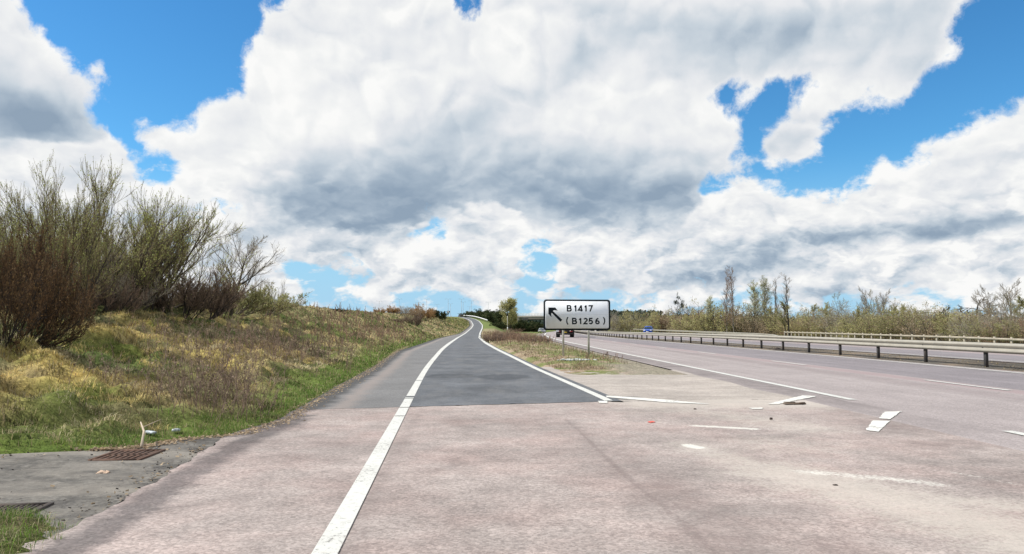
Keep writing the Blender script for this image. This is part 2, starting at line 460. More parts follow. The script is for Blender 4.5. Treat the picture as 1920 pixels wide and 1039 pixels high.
_my = [-60, 13.2, 39.3, 60, 80, 100, 150, 236, 330, 450, 700, 3000]
_mx = [8.65, 5.94, 4.98, 4.65, 4.7, 5.0, 6.4, 10.6, 17.5, 28, 60, 600]
_mz = [0, 0, 0, -.08, -.2, -.33, -.6, -1.05, -1.6, -1.9, -1.9, -1.9]
mainX0 = smooth_table(_my, _mx, 14); mainZ = smooth_table(_my, _mz, 16)
def mainX(y):
    y = np.asarray(y, float); st = 6.425 - .0367 * y
    return np.where(y < 24, st, st + (mainX0(y) - st) * sstep(24, 50, y))
MW = 8.15                                       # width between the edge lines
MED = 9.45                                      # barrier line
F0, F1 = 12.6, 20.8                             # far carriageway edge lines
ER = lambda y: mainX(y) + F1 + .9               # outer edge of asphalt

def bankZ(s, y):
    """height above the asphalt edge, s metres left of it"""
    top = np.interp(y, [0, 8, 14, 24, 40, 60, 110, 170, 240, 300, 360], [1.1, 1.25, 1.45, 1.75, 2.3, 3.0, 3.5, 3.9, 3.4, 2.0, .5])
    wid = np.interp(y, [0, 10, 24, 60, 170, 400], [7.5, 7.5, 8.0, 10.5, 11, 10])
    t = np.clip(s / wid, 0, 1)
    z = top * (t * .55 + .45 * t * t * (3 - 2 * t))
    return z + np.clip(s - wid, 0, 60) * .012
def groundZ(x, y):
    """terrain without the small bumps"""
    x = np.asarray(x, float); y = np.asarray(y, float)
    eL, zs, zm = leftEdge(y), slipZ(y), mainZ(y)
    sr = rightLine(y) + .35; ml = mainX(y) - .9
    left = zs + bankZ(np.maximum(eL - x, 0), y)
    # between slip and main carriageway: level shelf, then an embankment falling 1:2
    d = x - sr
    shelf = zs - np.maximum(d - 3.2, 0) * .42
    w = np.clip((ml - sr), .5, 1e9)
    lin = zs + (zm - zs) * np.clip(d / w, 0, 1)
    mid = np.where(y > 170, np.maximum(shelf, zm), lin)
    mid = np.where((y > 140) & (y <= 170), lin + (np.maximum(shelf, zm) - lin) * sstep(140, 170, y), mid)
    mid = mid + .12 * np.sin(np.clip(d / w, 0, 1) * math.pi) * sstep(18, 30, y)
    er = ER(y)
    right = zm - .02 - .75 * sstep(.5, 9, x - er) - .25 * sstep(9, 60, x - er)
    return np.where(x < eL, left, np.where(x < sr, zs, np.where(x < ml, mid, np.where(x < er, zm, right))))

# ---------------------------------------------------------------- materials
def mat(name, col=(.5, .5, .5), rough=.6, metal=0.0, spec=.5):
    m = bpy.data.materials.new(name); m.use_nodes = True
    b = m.node_tree.nodes['Principled BSDF']
    b.inputs['Base Color'].default_value = (*col, 1); b.inputs['Roughness'].default_value = rough
    b.inputs['Metallic'].default_value = metal; b.inputs['Specular IOR Level'].default_value = spec
    return m
def gmat(name, rough=.8, spec=.3):
    m = mat(name, rough=rough, spec=spec); gg = G(m.node_tree)
    gg.bsdf = m.node_tree.nodes['Principled BSDF']
    gg.pos = gg.add('ShaderNodeNewGeometry').outputs['Position']
    return m, gg
def bump(gg, h, strength=.3, dist=.01):
    b = gg.add('ShaderNodeBump', {'Height': h, 'Strength': strength, 'Distance': dist})
    gg.l.new(b.outputs[0], gg.bsdf.inputs['Normal'])
def attr(gg, name, out='Fac'):
    return gg.add('ShaderNodeAttribute', attribute_name=name).outputs[out]
def varied(name, col, var=.18, scale=6.0, rough=.6, metal=0.0, detail=5, dirt=None, dirtamt=.4, spec=.5):
    """procedural: base colour broken up by noise, optional dirt colour"""
    m, gg = gmat(name, rough, spec); gg.bsdf.inputs['Metallic'].default_value = metal
    tcx = gg.add('ShaderNodeTexCoord').outputs['Object']
    n = gg.noise(tcx, scale, detail, .6)
    k = gg.mapr(n, .3, .7, 1 - var, 1 + var)
    c = gg.vmath('SCALE', col, scale=k)
    if dirt: c = gg.mix(gg.mapr(gg.noise(tcx, scale * .6, 6, .7), .5, .72, 0, dirtamt), c, dirt)
    gg.l.new(c, gg.bsdf.inputs['Base Color'])
    gg.l.new(gg.mapr(n, .3, .7, max(rough - .1, 0), min(rough + .1, 1)), gg.bsdf.inputs['Roughness'])
    return m

# asphalt family: chips + blotches + tint from attributes
def asphalt(name, base, chip_lo, chip_hi, blotch=.16, chip_scale=55, rough=.85, stains=False, warm=(1, 1, 1)):
    m, gg = gmat(name, rough, .25)
    p = gg.pos
    v = gg.add('ShaderNodeTexVoronoi', {'Vector': p, 'Scale': chip_scale}, feature='F1').outputs['Color']
    ch = gg.add('ShaderNodeSeparateXYZ', {0: v}).outputs[0]
    n2 = gg.noise(p, 22.0, 4, .65)
    k = gg.math('MULTIPLY', gg.mapr(ch, 0, 1, chip_lo, chip_hi), gg.mapr(n2, .3, .7, .84, 1.16))
    nb = gg.noise(p, .55, 5, .6); nb2 = gg.noise(p, 3.2, 5, .65)
    k = gg.math('MULTIPLY', k, gg.mapr(nb, .32, .68, 1 - blotch, 1 + blotch))
    k = gg.math('MULTIPLY', k, gg.mapr(nb2, .3, .7, 1 - blotch * .7, 1 + blotch * .7))
    c = base if not isinstance(base, tuple) else base
    col = gg.vmath('SCALE', c, scale=k)
    return m, gg, col, ch, n2

# old pinkish surface with worn and stained patches (mask attributes carry real stains and old paint)
M = {}
m, gg, col, ch, n2 = asphalt('old_pink_asphalt', (.292, .250, .230), .77, 1.23, .24, 55)
st = gg.add('ShaderNodeSeparateColor', {0: attr(gg, 'stain', 'Color')})
pk = gg.noise(gg.pos, .9, 5, .6)
col = gg.mix(gg.mapr(pk, .42, .68, 0, .5), col, gg.vmath('MULTIPLY', col, (1.06, .90, .88)))
nrag = gg.noise(gg.pos, 5.0, 6, .7)
nfi = gg.noise(gg.pos, 28.0, 4, .7)
def ragged(v, k1=1.1, lo=.25, hi=.95):
    t = gg.math('ADD', v, gg.math('MULTIPLY', gg.math('SUBTRACT', nrag, .5), k1))
    t = gg.math('ADD', t, gg.math('MULTIPLY', gg.math('SUBTRACT', nfi, .5), 1.3))
    return gg.math('MULTIPLY', gg.mapr(t, lo, hi, 0, 1, True), gg.mapr(v, .02, .18))
chd = gg.mapr(gg.math('ADD', gg.math('MULTIPLY', ch, .55), gg.math('ADD', gg.math('MULTIPLY', st.outputs[0], .55), gg.math('MULTIPLY', gg.math('SUBTRACT', nrag, .5), 1.1))), .62, .80)
col = gg.mix(gg.math('MULTIPLY', gg.math('MULTIPLY', chd, gg.mapr(st.outputs[0], .03, .3)), .60), col, (.135, .105, .098))       # dark worn, exposed stone
col = gg.mix(gg.math('MULTIPLY', ragged(st.outputs[1]), .60), col, (.47, .43, .375))       # pale silt
col = gg.mix(gg.math('MULTIPLY', ragged(st.outputs[2], 1.0, .35, .8), .75), col, (.62, .61, .55))  # old paint ghosts
sl_ = gg.math('ADD', attr(gg, 'seal'), gg.math('MULTIPLY', gg.math('SUBTRACT', nrag, .5), 1.4))
col = gg.mix(gg.math('MULTIPLY', gg.mapr(sl_, .25, .85, 0, .8), gg.mapr(attr(gg, 'seal'), .02, .2)), col, gg.vmath('MULTIPLY', col, (.33, .34, .36)))
sp2 = gg.noise(gg.pos, 90.0, 2, .5)
col = gg.mix(gg.mapr(sp2, .64, .72, 0, .55), col, (.10, .075, .07))
gg.l.new(col, gg.bsdf.inputs['Base Color'])
bump(gg, gg.math('ADD', ch, n2), .35, .006)
M['pink'] = m

m, gg, col, ch, n2 = asphalt('new_dark_asphalt', (.096, .102, .111), .74, 1.28, .24, 75)
uvn = gg.add('ShaderNodeUVMap').outputs[0]
us = gg.add('ShaderNodeSeparateXYZ', {0: uvn})
wt = gg.math('ABSOLUTE', gg.math('SUBTRACT', gg.math('ABSOLUTE', us.outputs[0]), .85))
col = gg.mix(gg.mapr(wt, 0, .5, .25, 0, True), col, gg.vmath('SCALE', col, scale=1.25))       # wheel paths polished paler
pt = attr(gg, 'patch')
pt = gg.mapr(gg.math('ADD', pt, gg.math('MULTIPLY', gg.math('SUBTRACT', gg.noise(gg.pos, 2.2, 5, .6), .5), .7)), .4, .6, 0, .55, True)
col = gg.mix(pt, col, (.030, .034, .040))
pw_ = gg.noise(gg.vmath('MULTIPLY', gg.pos, (1.0, .25, 1)), 1.8, 5, .65)
col = gg.mix(gg.mapr(pw_, .48, .66, 0, .4), col, (.16, .158, .155))
gg.l.new(col, gg.bsdf.inputs['Base Color'])
bump(gg, gg.math('ADD', ch, n2), .3, .004)
M['dark'] = m

m, gg, col, ch, n2 = asphalt('hard_shoulder_asphalt', (.150, .148, .146), .78, 1.25, .13, 70)
us = gg.add('ShaderNodeSeparateXYZ', {0: gg.add('ShaderNodeUVMap').outputs[0]})
ed = gg.math('ADD', us.outputs[0], gg.math('MULTIPLY', gg.math('SUBTRACT', gg.noise(gg.pos, 1.6, 5, .6), .5), .5))
col = gg.mix(gg.mapr(ed, .25, .48, .8, 0, True), col, (.045, .043, .042))                     # dark edge seal
col = gg.mix(gg.math('MULTIPLY', gg.mapr(ed, .35, .6, 0, 1, True), gg.mapr(ed, .6, .95, .55, 0, True)), col, (.27, .225, .20))
gg.l.new(col, gg.bsdf.inputs['Base Color']); bump(gg, gg.math('ADD', ch, n2), .3, .004)
M['shoulder'] = m

# main carriageway, u = metres from the near edge line
m, gg, col, ch, n2 = asphalt('carriageway_asphalt', (.285, .250, .242), .80, 1.22, .09, 60)
us = gg.add('ShaderNodeSeparateXYZ', {0: gg.add('ShaderNodeUVMap').outputs[0]})
uL = us.outputs[0]
wob = gg.math('MULTIPLY', gg.math('SUBTRACT', gg.noise(gg.pos, .8, 4, .6), .5), .35)
uw = gg.math('ADD', uL, wob)
# long streaks along the road
strk = gg.noise(gg.add('ShaderNodeCombineXYZ', {0: uL, 1: gg.math('MULTIPLY', us.outputs[1], .02), 2: 0.0}).outputs[0], 2.2, 4, .6)
col = gg.vmath('SCALE', col, scale=gg.mapr(strk, .3, .7, .88, 1.12))
rl = gg.math('MULTIPLY', gg.mapr(uL, 4.35, 4.45, 0, 1), gg.mapr(uL, 8.35, 8.45, 1, 0))
col = gg.mix(gg.math('MULTIPLY', rl, .85), col, gg.vmath('MULTIPLY', col, (.62, .64, .70)))  # darker right lane
jt = gg.math('ABSOLUTE', gg.math('SUBTRACT', uw, 4.0))
col = gg.mix(gg.mapr(jt, .18, .42, .65, 0, True), col, (.275, .205, .205))                    # pink joint beside the dashes
jt2 = gg.math('ABSOLUTE', gg.math('SUBTRACT', uw, 3.1))
col = gg.mix(gg.mapr(jt2, .05, .55, .35, 0, True), col, (.16, .125, .125))
nd_ = gg.math('MULTIPLY', gg.mapr(uw, -1.0, -.7, 0, 1), gg.mapr(uw, -.2, -.08, 1, 0))
nd_ = gg.math('MULTIPLY', nd_, gg.mapr(us.outputs[1], 9.0, 14.0, .25, 1.0))
nd_ = gg.math('MULTIPLY', nd_, gg.mapr(gg.noise(gg.pos, 1.3, 5, .7), .35, .6, .35, 1.0))
col = gg.mix(gg.math('MULTIPLY', nd_, .70), col, (.125, .108, .104))
gg.l.new(col, gg.bsdf.inputs['Base Color']); bump(gg, gg.math('ADD', ch, n2), .25, .004)
M['main'] = m

# buff concrete apron in the nose between the roads
m, gg, col, ch, n2 = asphalt('buff_concrete', (.36, .318, .282), .84, 1.14, .18, 40)
us = gg.add('ShaderNodeSeparateXYZ', {0: gg.add('ShaderNodeUVMap').outputs[0]})
sc = gg.noise(gg.vmath('MULTIPLY', gg.pos, (.5, 3.0, 1)), 1.2, 6, .65)
col = gg.mix(gg.mapr(sc, .45, .7, 0, .5), col, (.20, .185, .165))
dk = gg.math('ADD', attr(gg, 'patch'), gg.math('MULTIPLY', gg.math('SUBTRACT', gg.noise(gg.pos, 1.5, 5, .6), .5), .8))
col = gg.mix(gg.mapr(dk, .5, .9, 0, .8, True), col, (.075, .078, .08))
gg.l.new(col, gg.bsdf.inputs['Base Color']); bump(gg, n2, .3, .006)
M['buff'] = m

# grey worn concrete round the gully
m, gg, col, ch, n2 = asphalt('gully_concrete', (.125, .116, .102), .8, 1.2, .16, 35)
cr = gg.noise(gg.pos, 2.6, 7, .75)
col = gg.mix(gg.mapr(cr, .46, .60, 0, .9), col, (.055, .051, .047))
bg_ = gg.noise(gg.vmath('MULTIPLY', gg.pos, (.8, 1.6, 1)), .9, 5, .6)
col = gg.mix(gg.mapr(bg_, .45, .62, 0, .6), col, (.26, .235, .20))
col = gg.mix(gg.mapr(gg.noise(gg.pos, 7.0, 5, .7), .58, .70, 0, .5), col, (.30, .28, .25))
gg.l.new(col, gg.bsdf.inputs['Base Color']); bump(gg, gg.math('ADD', cr, n2), .5, .015)
M['gully'] = m

# paint
m, gg = gmat('road_paint', .55, .4)
pn = gg.noise(gg.pos, 14.0, 6, .7); pn2 = gg.noise(gg.pos, 1.2, 4, .6)
c = gg.mix(gg.mapr(pn, .52, .70, 0, .6), (.56, .56, .52), (.33, .30, .28))
c = gg.mix(gg.mapr(pn2, .45, .72, 0, .35), c, (.44, .42, .38))
gg.l.new(c, gg.bsdf.inputs['Base Color'])
chp = gg.noise(gg.pos, 26.0, 7, .8)
gg.l.new(gg.mapr(gg.math('ADD', chp, gg.math('MULTIPLY', gg.math('SUBTRACT', pn2, .5), .25)), .575, .65, 1.0, .12), gg.bsdf.inputs['Alpha'])
M['paint'] = m
m, gg = gmat('worn_road_paint', .6, .3)
pn = gg.noise(gg.pos, 9.0, 8, .75)
al = gg.mapr(gg.math('ADD', pn, gg.math('MULTIPLY', gg.math('SUBTRACT', gg.mapr(gg.noise(gg.pos, 2.0, 3, .5), .3, .7, .45, 1.0), .5), .45)), .42, .50)
gg.l.new(gg.mix(gg.noise(gg.pos, 3.0, 4, .6), (.66, .66, .62), (.52, .50, .45)), gg.bsdf.inputs['Base Color'])
gg.l.new(al, gg.bsdf.inputs['Alpha'])
M['paintworn'] = m

# soil / short sward of the terrain (zone colour from where plants grow, plus painted tree shade)
m, gg = gmat('soil_and_sward', .95, .1)
zc_ = attr(gg, 'zone', 'Color')
a1 = gg.noise(gg.pos, 7.0, 7, .72); a2 = gg.noise(gg.pos, 1.4, 6, .65); a3 = gg.noise(gg.pos, 30.0, 4, .7)
k = gg.math('MULTIPLY', gg.mapr(a1, .3, .7, .55, 1.5), gg.mapr(a3, .3, .7, .7, 1.3))
col = gg.vmath('SCALE', zc_, scale=k)
col = gg.mix(gg.mapr(a2, .5, .68, 0, .45), col, gg.vmath('MULTIPLY', col, (.62, .80, .55)))
gg.l.new(col, gg.bsdf.inputs['Base Color']); bump(gg, gg.math('ADD', a1, gg.math('MULTIPLY', a3, .4)), .9, .06)
M['ground'] = m

# ================================================================ terrain sheet, aligned with the road edges
def geo(a, b, s0, r):
    o = [a]; st_ = s0
    while o[-1] < b: o.append(o[-1] + st_); st_ *= r
    return np.array(o)
ys = np.concatenate([np.arange(-30, 4, 1.5), np.arange(4, 7, .25), np.arange(7, 22, .11), geo(22, 420, .12, 1.013)])
ys = np.concatenate([ys, geo(ys[-1] + 5, 6000, 8, 1.12)])
sl = np.concatenate([np.arange(0, 13, .12), geo(13, 900, .18, 1.11)])[::-1]
nm, nr = 26, 46
er_off = np.concatenate([[0, .2], geo(.4, 4000, .35, 1.13)])
rows = []; cols = None
Lc = len(sl)
Xg = []
for y in ys:
    eL, sr, ml, er = leftEdge(y), rightLine(y) + .35, mainX(y) - .9, ER(y)
    if sr > ml - .4: sr = ml - .4
    xs = np.concatenate([eL - sl, np.linspace(eL, sr, 5)[1:], np.linspace(sr, ml, nm)[1:], [ml + .3, ml + 4.5, ml + 9.2],
                         mainX(y) + np.array([8.9, 9.4, 10.1, 11.0, 11.9, 16.0, 20.8]), er + er_off])
    Xg.append(xs)
Xg = np.array(Xg); Yg = np.repeat(ys[:, None], Xg.shape[1], 1)
# rows are straight lines across; far rows spread wide
Zg = groundZ(Xg, Yg)
eLg = leftEdge(Yg); s_ = eLg - Xg
mlg = mainX(Yg) - .9; srg = rightLine(Yg) + .35; erg = ER(Yg)
onL = s_ > 0; mid = (Xg > srg) & (Xg < mlg); und = ((Xg >= eLg) & (Xg <= srg)) | ((Xg >= mlg) & (Xg <= erg))
medn = (Xg > mainX(Yg) + MW + .45) & (Xg < mainX(Yg) + F0 - .35)
lump = (fbm(Xg * 2.6, Yg * 2.6, 3, 3) - .5) * .62 + (fbm(Xg * .7, Yg * .7, 8, 3) - .5) * .5
fade = sstep(.05, 1.6, s_)
Zg = Zg + np.where(onL, lump * fade * np.clip(1.2 - Yg / 400, .3, 1), 0)
Zg = Zg + np.where(mid, (fbm(Xg * 3, Yg * 3, 5, 3) - .45) * .10 * sstep(.1, .6, np.minimum(Xg - srg, mlg - Xg)), 0)
rt = Xg > erg
Zg = Zg + np.where(rt, (fbm(Xg * .25, Yg * .25, 9, 3) - .5) * .3 * sstep(1, 8, Xg - erg), 0)
Zg = Zg - np.where(und & ~medn, .07, 0) - np.where(medn, .02, 0)
Zg = Zg - np.where(mid & (Yg < 20), .06, 0)
# far hills
dist = np.hypot(Xg, Yg)
Zg = Zg + sstep(700, 2500, dist) * (6 + 16 * fbm(Xg / 600, Yg / 600, 21, 3))
# colours of what grows, with tree shade painted on the bank top
def lerp(a, b, t): return a + (b - a) * t[..., None]
C = lambda *c: np.array(c, float)
STRAW, MOSS, GREEN, DGREEN, BROWN, TAN, GREY = C(.36, .29, .155), C(.44, .345, .115), C(.10, .14, .030), C(.055, .08, .022), C(.15, .11, .07), C(.33, .25, .18), C(.125, .112, .098)
def zone(x, y):
    x = np.asarray(x, float); y = np.asarray(y, float)
    s = leftEdge(y) - x
    n1 = fbm(x * .45, y * .35, 31, 4); n2_ = fbm(x * 1.3, y * 1.1, 37, 4); n3 = fbm(x * .9 + 5, y * .7, 41, 4)
    c = np.broadcast_to(STRAW, x.shape + (3,)).copy()
    c = lerp(c, MOSS, sstep(.42, .62, n2_) * sstep(55, 12, y) * sstep(1.0, 3.0, s) * .95)
    c = lerp(c, GREEN, sstep(.46, .60, n1) * .85)
    c = lerp(c, BROWN, sstep(.52, .64, n3) * .55)
    c = lerp(c, DGREEN * 1.2, sstep(.50, .60, 1 - n2_) * .6)
    # brighter fresh grass strip beside the asphalt
    strip = sstep(1.5 + y * .02, .3, s + (n2_ - .5) * 1.4) * sstep(120, 60, y)
    c = lerp(c, GREEN * 1.15, strip * .9)
    # top of the bank in the trees: dark plants, tree shade put into the colour
    c = lerp(c, DGREEN * 1.1 + BROWN * .3, sstep(5.5, 8, s) * sstep(70, 40, y) * .8)
    # high far slope: mown, light green
    c = lerp(c, C(.16, .18, .05), sstep(190, 240, y) * sstep(.6, .4, n1) * .85)
    # island
    ml = mainX(y) - .9; isl = (s < 0) & (x < ml + .2)
    ci = lerp(np.broadcast_to(TAN, x.shape + (3,)).copy(), GREEN * 1.2, sstep(.46, .6, n2_ + .16 * sstep(ml - 4, ml - 1, x)) * .75)
    ci = lerp(ci, BROWN * 1.2, sstep(.5, .62, n3) * .5)
    ci = lerp(ci, C(.27, .235, .19), np.maximum(sstep(26.5, 23.5, y) * sstep(2.4, 3.4, x), sstep(1.3, .5, ml - x)) * .9)
    ci = lerp(ci, C(.13, .16, .05), sstep(180, 230, y))
    c = np.where(isl[..., None], ci, c)
    md = (x >= ml) & (x < ER(y))
    cm = lerp(np.broadcast_to(GREY, x.shape + (3,)).copy(), TAN * .8, sstep(.45, .62, n2_) * .6)
    cm = lerp(cm, GREY * .45, sstep(.5, .62, n3) * .7)
    c = np.where(md[..., None], cm, c)
    rr = x >= ER(y)
    cr_ = lerp(np.broadcast_to(C(.20, .19, .08), x.shape + (3,)).copy(), GREEN, sstep(.45, .6, n1))
    cr_ = lerp(cr_, BROWN, sstep(.5, .65, n3) * .6)
    c = np.where(rr[..., None], cr_, c)
    return c
Zc = zone(Xg, Yg)
H_, W_ = Xg.shape
idx = np.arange(H_ * W_).reshape(H_, W_)
quads = np.stack([idx[:-1, :-1], idx[:-1, 1:], idx[1:, 1:], idx[1:, :-1]], -1).reshape(-1, 4)
ground = new_mesh('ground', np.stack([Xg, Yg, Zg], -1).reshape(-1, 3), [quads], M['ground'], smooth=True, attrs={'zone': Zc.reshape(-1, 3)})
tag(ground, kind='structure')
# quick terrain look-up for planting
from mathutils.bvhtree import BVHTree
_bvh = BVHTree.FromPolygons(np.stack([Xg, Yg, Zg], -1).reshape(-1, 3).tolist(), quads.tolist())
def drop(x, y):
    h = _bvh.ray_cast(Vector((float(x), float(y), 60.0)), Vector((0, 0, -1)))
    return h[0].z if h[0] is not None else float(groundZ(x, y))
# vectorised height (bilinear on the row/col grid)
def dropv(x, y):
    x = np.asarray(x, float); y = np.asarray(y, float)
    r = np.clip(np.searchsorted(ys, y) - 1, 0, H_ - 2)
    ty = np.clip((y - ys[r]) / (ys[r + 1] - ys[r]), 0, 1)
    out_ = np.empty(len(x))
    z0 = np.empty(len(x)); z1 = np.empty(len(x))
    order = np.argsort(r, kind='stable'); rs = r[order]
    cuts = np.flatnonzero(np.diff(rs)) + 1
    for grp in np.split(order, cuts):
        if not len(grp): continue
        q = r[grp[0]]
        z0[grp] = np.interp(x[grp], Xg[q], Zg[q]); z1[grp] = np.interp(x[grp], Xg[q + 1], Zg[q + 1])
    return z0 * (1 - ty) + z1 * ty

# ================================================================ road surfaces
def strip(name, yy, fl, fr, zf, dz, nc, material, ufn=None, attrs_fn=None):
    yy = np.asarray(yy, float)
    t = np.linspace(0, 1, nc)
    L, R = fl(yy), fr(yy)
    X = L[:, None] * (1 - t) + R[:, None] * t
    Y = np.repeat(yy[:, None], nc, 1)
    Z = zf(Y) + dz
    uvs = np.stack([(ufn(X, Y) if ufn else X), Y], -1).reshape(-1, 2)
    h, w_ = X.shape; ii = np.arange(h * w_).reshape(h, w_)
    q = np.stack([ii[:-1, :-1], ii[:-1, 1:], ii[1:, 1:], ii[1:, :-1]], -1).reshape(-1, 4)
    at = attrs_fn(X, Y) if attrs_fn else None
    o = new_mesh(name, np.stack([X, Y, Z], -1).reshape(-1, 3), [q], material, smooth=True, uv=uvs,
                 attrs={k: (a.reshape(-1) if a.ndim == 2 else a.reshape(-1, a.shape[-1])) for k, a in at.items()} if at else None)
    return tag(o, kind='structure')
yroad = np.concatenate([np.arange(-30, 10, 2.0), geo(10, 500, .5, 1.02)])
seamY = lambda x: 12.62 + .26 * np.asarray(x) + .02 * np.sin(np.asarray(x) * 9) + .015 * np.sin(np.asarray(x) * 31)          # joint between the old and the new surface (slanted)
def px2g(px, py, z=0.0):
    y = (CAMZ - z) * FOC / (py - HOR); return np.array([(px - CX) * y / FOC, y])
def line_mask(X, Y, pts, wdt):
    P_ = np.array([px2g(*q) for q in pts]); d = np.full(X.shape, 1e9)
    for (a, b) in zip(P_[:-1], P_[1:]):
        dx_, dy_ = b - a; t = np.clip(((X - a[0]) * dx_ + (Y - a[1]) * dy_) / (dx_ ** 2 + dy_ ** 2), 0, 1)
        d = np.minimum(d, np.hypot(X - a[0] - t * dx_, Y - a[1] - t * dy_))
    return np.exp(-(d / wdt) ** 2)
def spot(X, Y, px, py, rx, ry, rot=0):
    a = px2g(px, py); c, s = math.cos(rot), math.sin(rot)
    u_ = (X - a[0]) * c + (Y - a[1]) * s; v_ = -(X - a[0]) * s + (Y - a[1]) * c
    return np.exp(-((u_ / rx) ** 2 + (v_ / ry) ** 2))
def stains(X, Y):
    dark = np.maximum.reduce([
        line_mask(X, Y, [(1060,785),(1090,810),(1140,860),(1190,905),(1260,960),(1340,1035)], .045) * 1.1,
        line_mask(X, Y, [(1060,785),(1090,810),(1140,860),(1190,905),(1260,960),(1340,1035)], .22) * .5,
        line_mask(X, Y, [(1120,830),(1200,880),(1330,960),(1400,1039)], .30) * .62,
        spot(X, Y, 1660, 800, .6, 1.0, -.5) * .9, spot(X, Y, 1780, 830, .8, .6) * .8, spot(X, Y, 1580, 772, .5, .8) * .8,
        spot(X, Y, 1390, 850, .35, .5) * .5, spot(X, Y, 840, 865, .35, .9) * .45, spot(X, Y, 1560, 1020, .3, .3) * .8,
        spot(X, Y, 400, 940, .5, .4) * .5, spot(X, Y, 620, 830, .4, .8) * .35,
        line_mask(X, Y, [(790,770),(735,860),(650,1039)], .10) * .55,
        spot(X, Y, 1250, 940, .5, .25) * .7, spot(X, Y, 1480, 945, .5, .25) * .6, spot(X, Y, 1840, 960, .5, .3) * .5])
    edge = sstep(.55, .05, X - leftEdge(Y) + (fbm(X * 3, Y * 3, 51, 3) - .5) * .5) * (Y > 7.7)
    # dark sealed strip beside the old concrete
    P_ = [(60,1039),(165,985),(300,895),(420,825),(520,785)]
    edge = np.maximum(edge, line_mask(X, Y, [(q[0] + 45, q[1]) for q in P_], .20))
    silt = np.maximum.reduce([
        line_mask(X, Y, [(1290,832),(1380,862),(1500,895),(1640,915),(1800,935),(1990,950)], .38) * .7, line_mask(X, Y, [(1450,880),(1640,925),(1900,1000)], .7) * .85,
        line_mask(X, Y, [(1150,752),(1350,775),(1500,800)], .8) * .65,
        spot(X, Y, 1450, 830, 1.2, 1.0) * .55, spot(X, Y, 1850, 1000, .7, .5) * .6, spot(X, Y, 560, 780, .8, .5) * .4,
        spot(X, Y, 1200, 770, .8, .6) * .5,
        sstep(10.6, 12.9, Y) * sstep(1.3, 2.2, X) * sstep(5.7, 4.9, X) * .95])
    ghost = np.maximum.reduce([
        line_mask(X, Y, [(1500,880),(1580,886),(1660,893),(1740,903)], .16) * .62,
        line_mask(X, Y, [(1300,796),(1340,798),(1410,802)], .10) * .95,
        line_mask(X, Y, [(1286,832),(1305,836)], .09) * 1.25,
        line_mask(X, Y, [(1590,770),(1620,774)], .05) * .7, line_mask(X, Y, [(1770,880),(1900,905)], .04) * .6])
    return {'stain': np.stack([dark, silt, ghost], -1), 'seal': edge}
# old surface in the foreground: from the left edge to the main carriageway, behind the camera to the seam
def fg_grid():
    yy = np.concatenate([np.arange(-14, 3, .6), np.arange(3, 9, .06), np.arange(9, 14.6, .08)])
    tt = np.linspace(0, 1, 230)
    X = []; Y = []
    for y in yy:
        l = -3.02 - 3.0 * sstep(4.6, -2, y) if y < 8.2 else float(leftEdge(y))
        l = float(np.interp(y, [-14, 0, 4.3, 4.9, 6.6, 8.2, 9.3, 10.5, 15], [-6, -4.2, -3.05, -2.82, -3.0, -3.24, -3.40, -3.22, -3.7])) + .02 * math.sin(y * 7) + .012 * math.sin(y * 19)
        if y > 9.3: l = min(l, float(leftEdge(y)) - .04)
        r = float(mainX(y)) - .85
        xs = l + (r - l) * tt
        # far end follows the slanted joint
        X.append(xs); Y.append(np.full(len(tt), y))
    return np.array(X), np.array(Y)
FX, FY = fg_grid()
lim = np.minimum(seamY(FX), 13.9)
lim = np.where(FX > 1.7, 13.05 + .10 * (FX - 1.7) + .18 * np.sin(FX * 2.1), lim)
FYc = np.minimum(FY, lim)
hh, ww = FX.shape; ii = np.arange(hh * ww).reshape(hh, ww)
q = np.stack([ii[:-1, :-1], ii[:-1, 1:], ii[1:, 1:], ii[1:, :-1]], -1).reshape(-1, 4)
yf = FYc.reshape(-1); keep = (yf[q].max(1) - yf[q].min(1)) > 1e-5
q = q[keep]
stn = stains(FX, FYc)
o = new_mesh('old_road_surface', np.stack([FX, FYc, np.zeros_like(FX)], -1).reshape(-1, 3), [q], M['pink'], smooth=True,
             attrs={'stain': stn['stain'].reshape(-1, 3), 'seal': stn['seal'].reshape(-1)})
tag(o, kind='structure')
# worn concrete round the gullies, left of the old surface
ax = np.linspace(0, 1, 40); yy = np.arange(-14, 10.2, .12)
X = []; Y = []
for y in yy:
    r = float(np.interp(y, [-14, 0, 4.3, 4.9, 6.6, 8.2, 8.7, 8.9], [-6, -4.2, -3.05, -2.82, -3.0, -3.22, -3.35, -3.4]))
    if y > 8.2: r = max(r, float(leftEdge(y)) + .5)
    l = min(float(leftEdge(y)) - .3, r - .05)
    X.append(l + (r - l) * ax); Y.append(np.full(40, y))
X, Y = np.array(X), np.array(Y)
hh, ww = X.shape; ii = np.arange(hh * ww).reshape(hh, ww)
q = np.stack([ii[:-1, :-1], ii[:-1, 1:], ii[1:, 1:], ii[1:, :-1]], -1).reshape(-1, 4)
Z = -.008 + (fbm(X * 2.2, Y * 2.2, 61, 4) - .5) * .010
o = new_mesh('gully_apron', np.stack([X, Y, Z], -1).reshape(-1, 3), [q], M['gully'], smooth=True); tag(o, kind='structure')

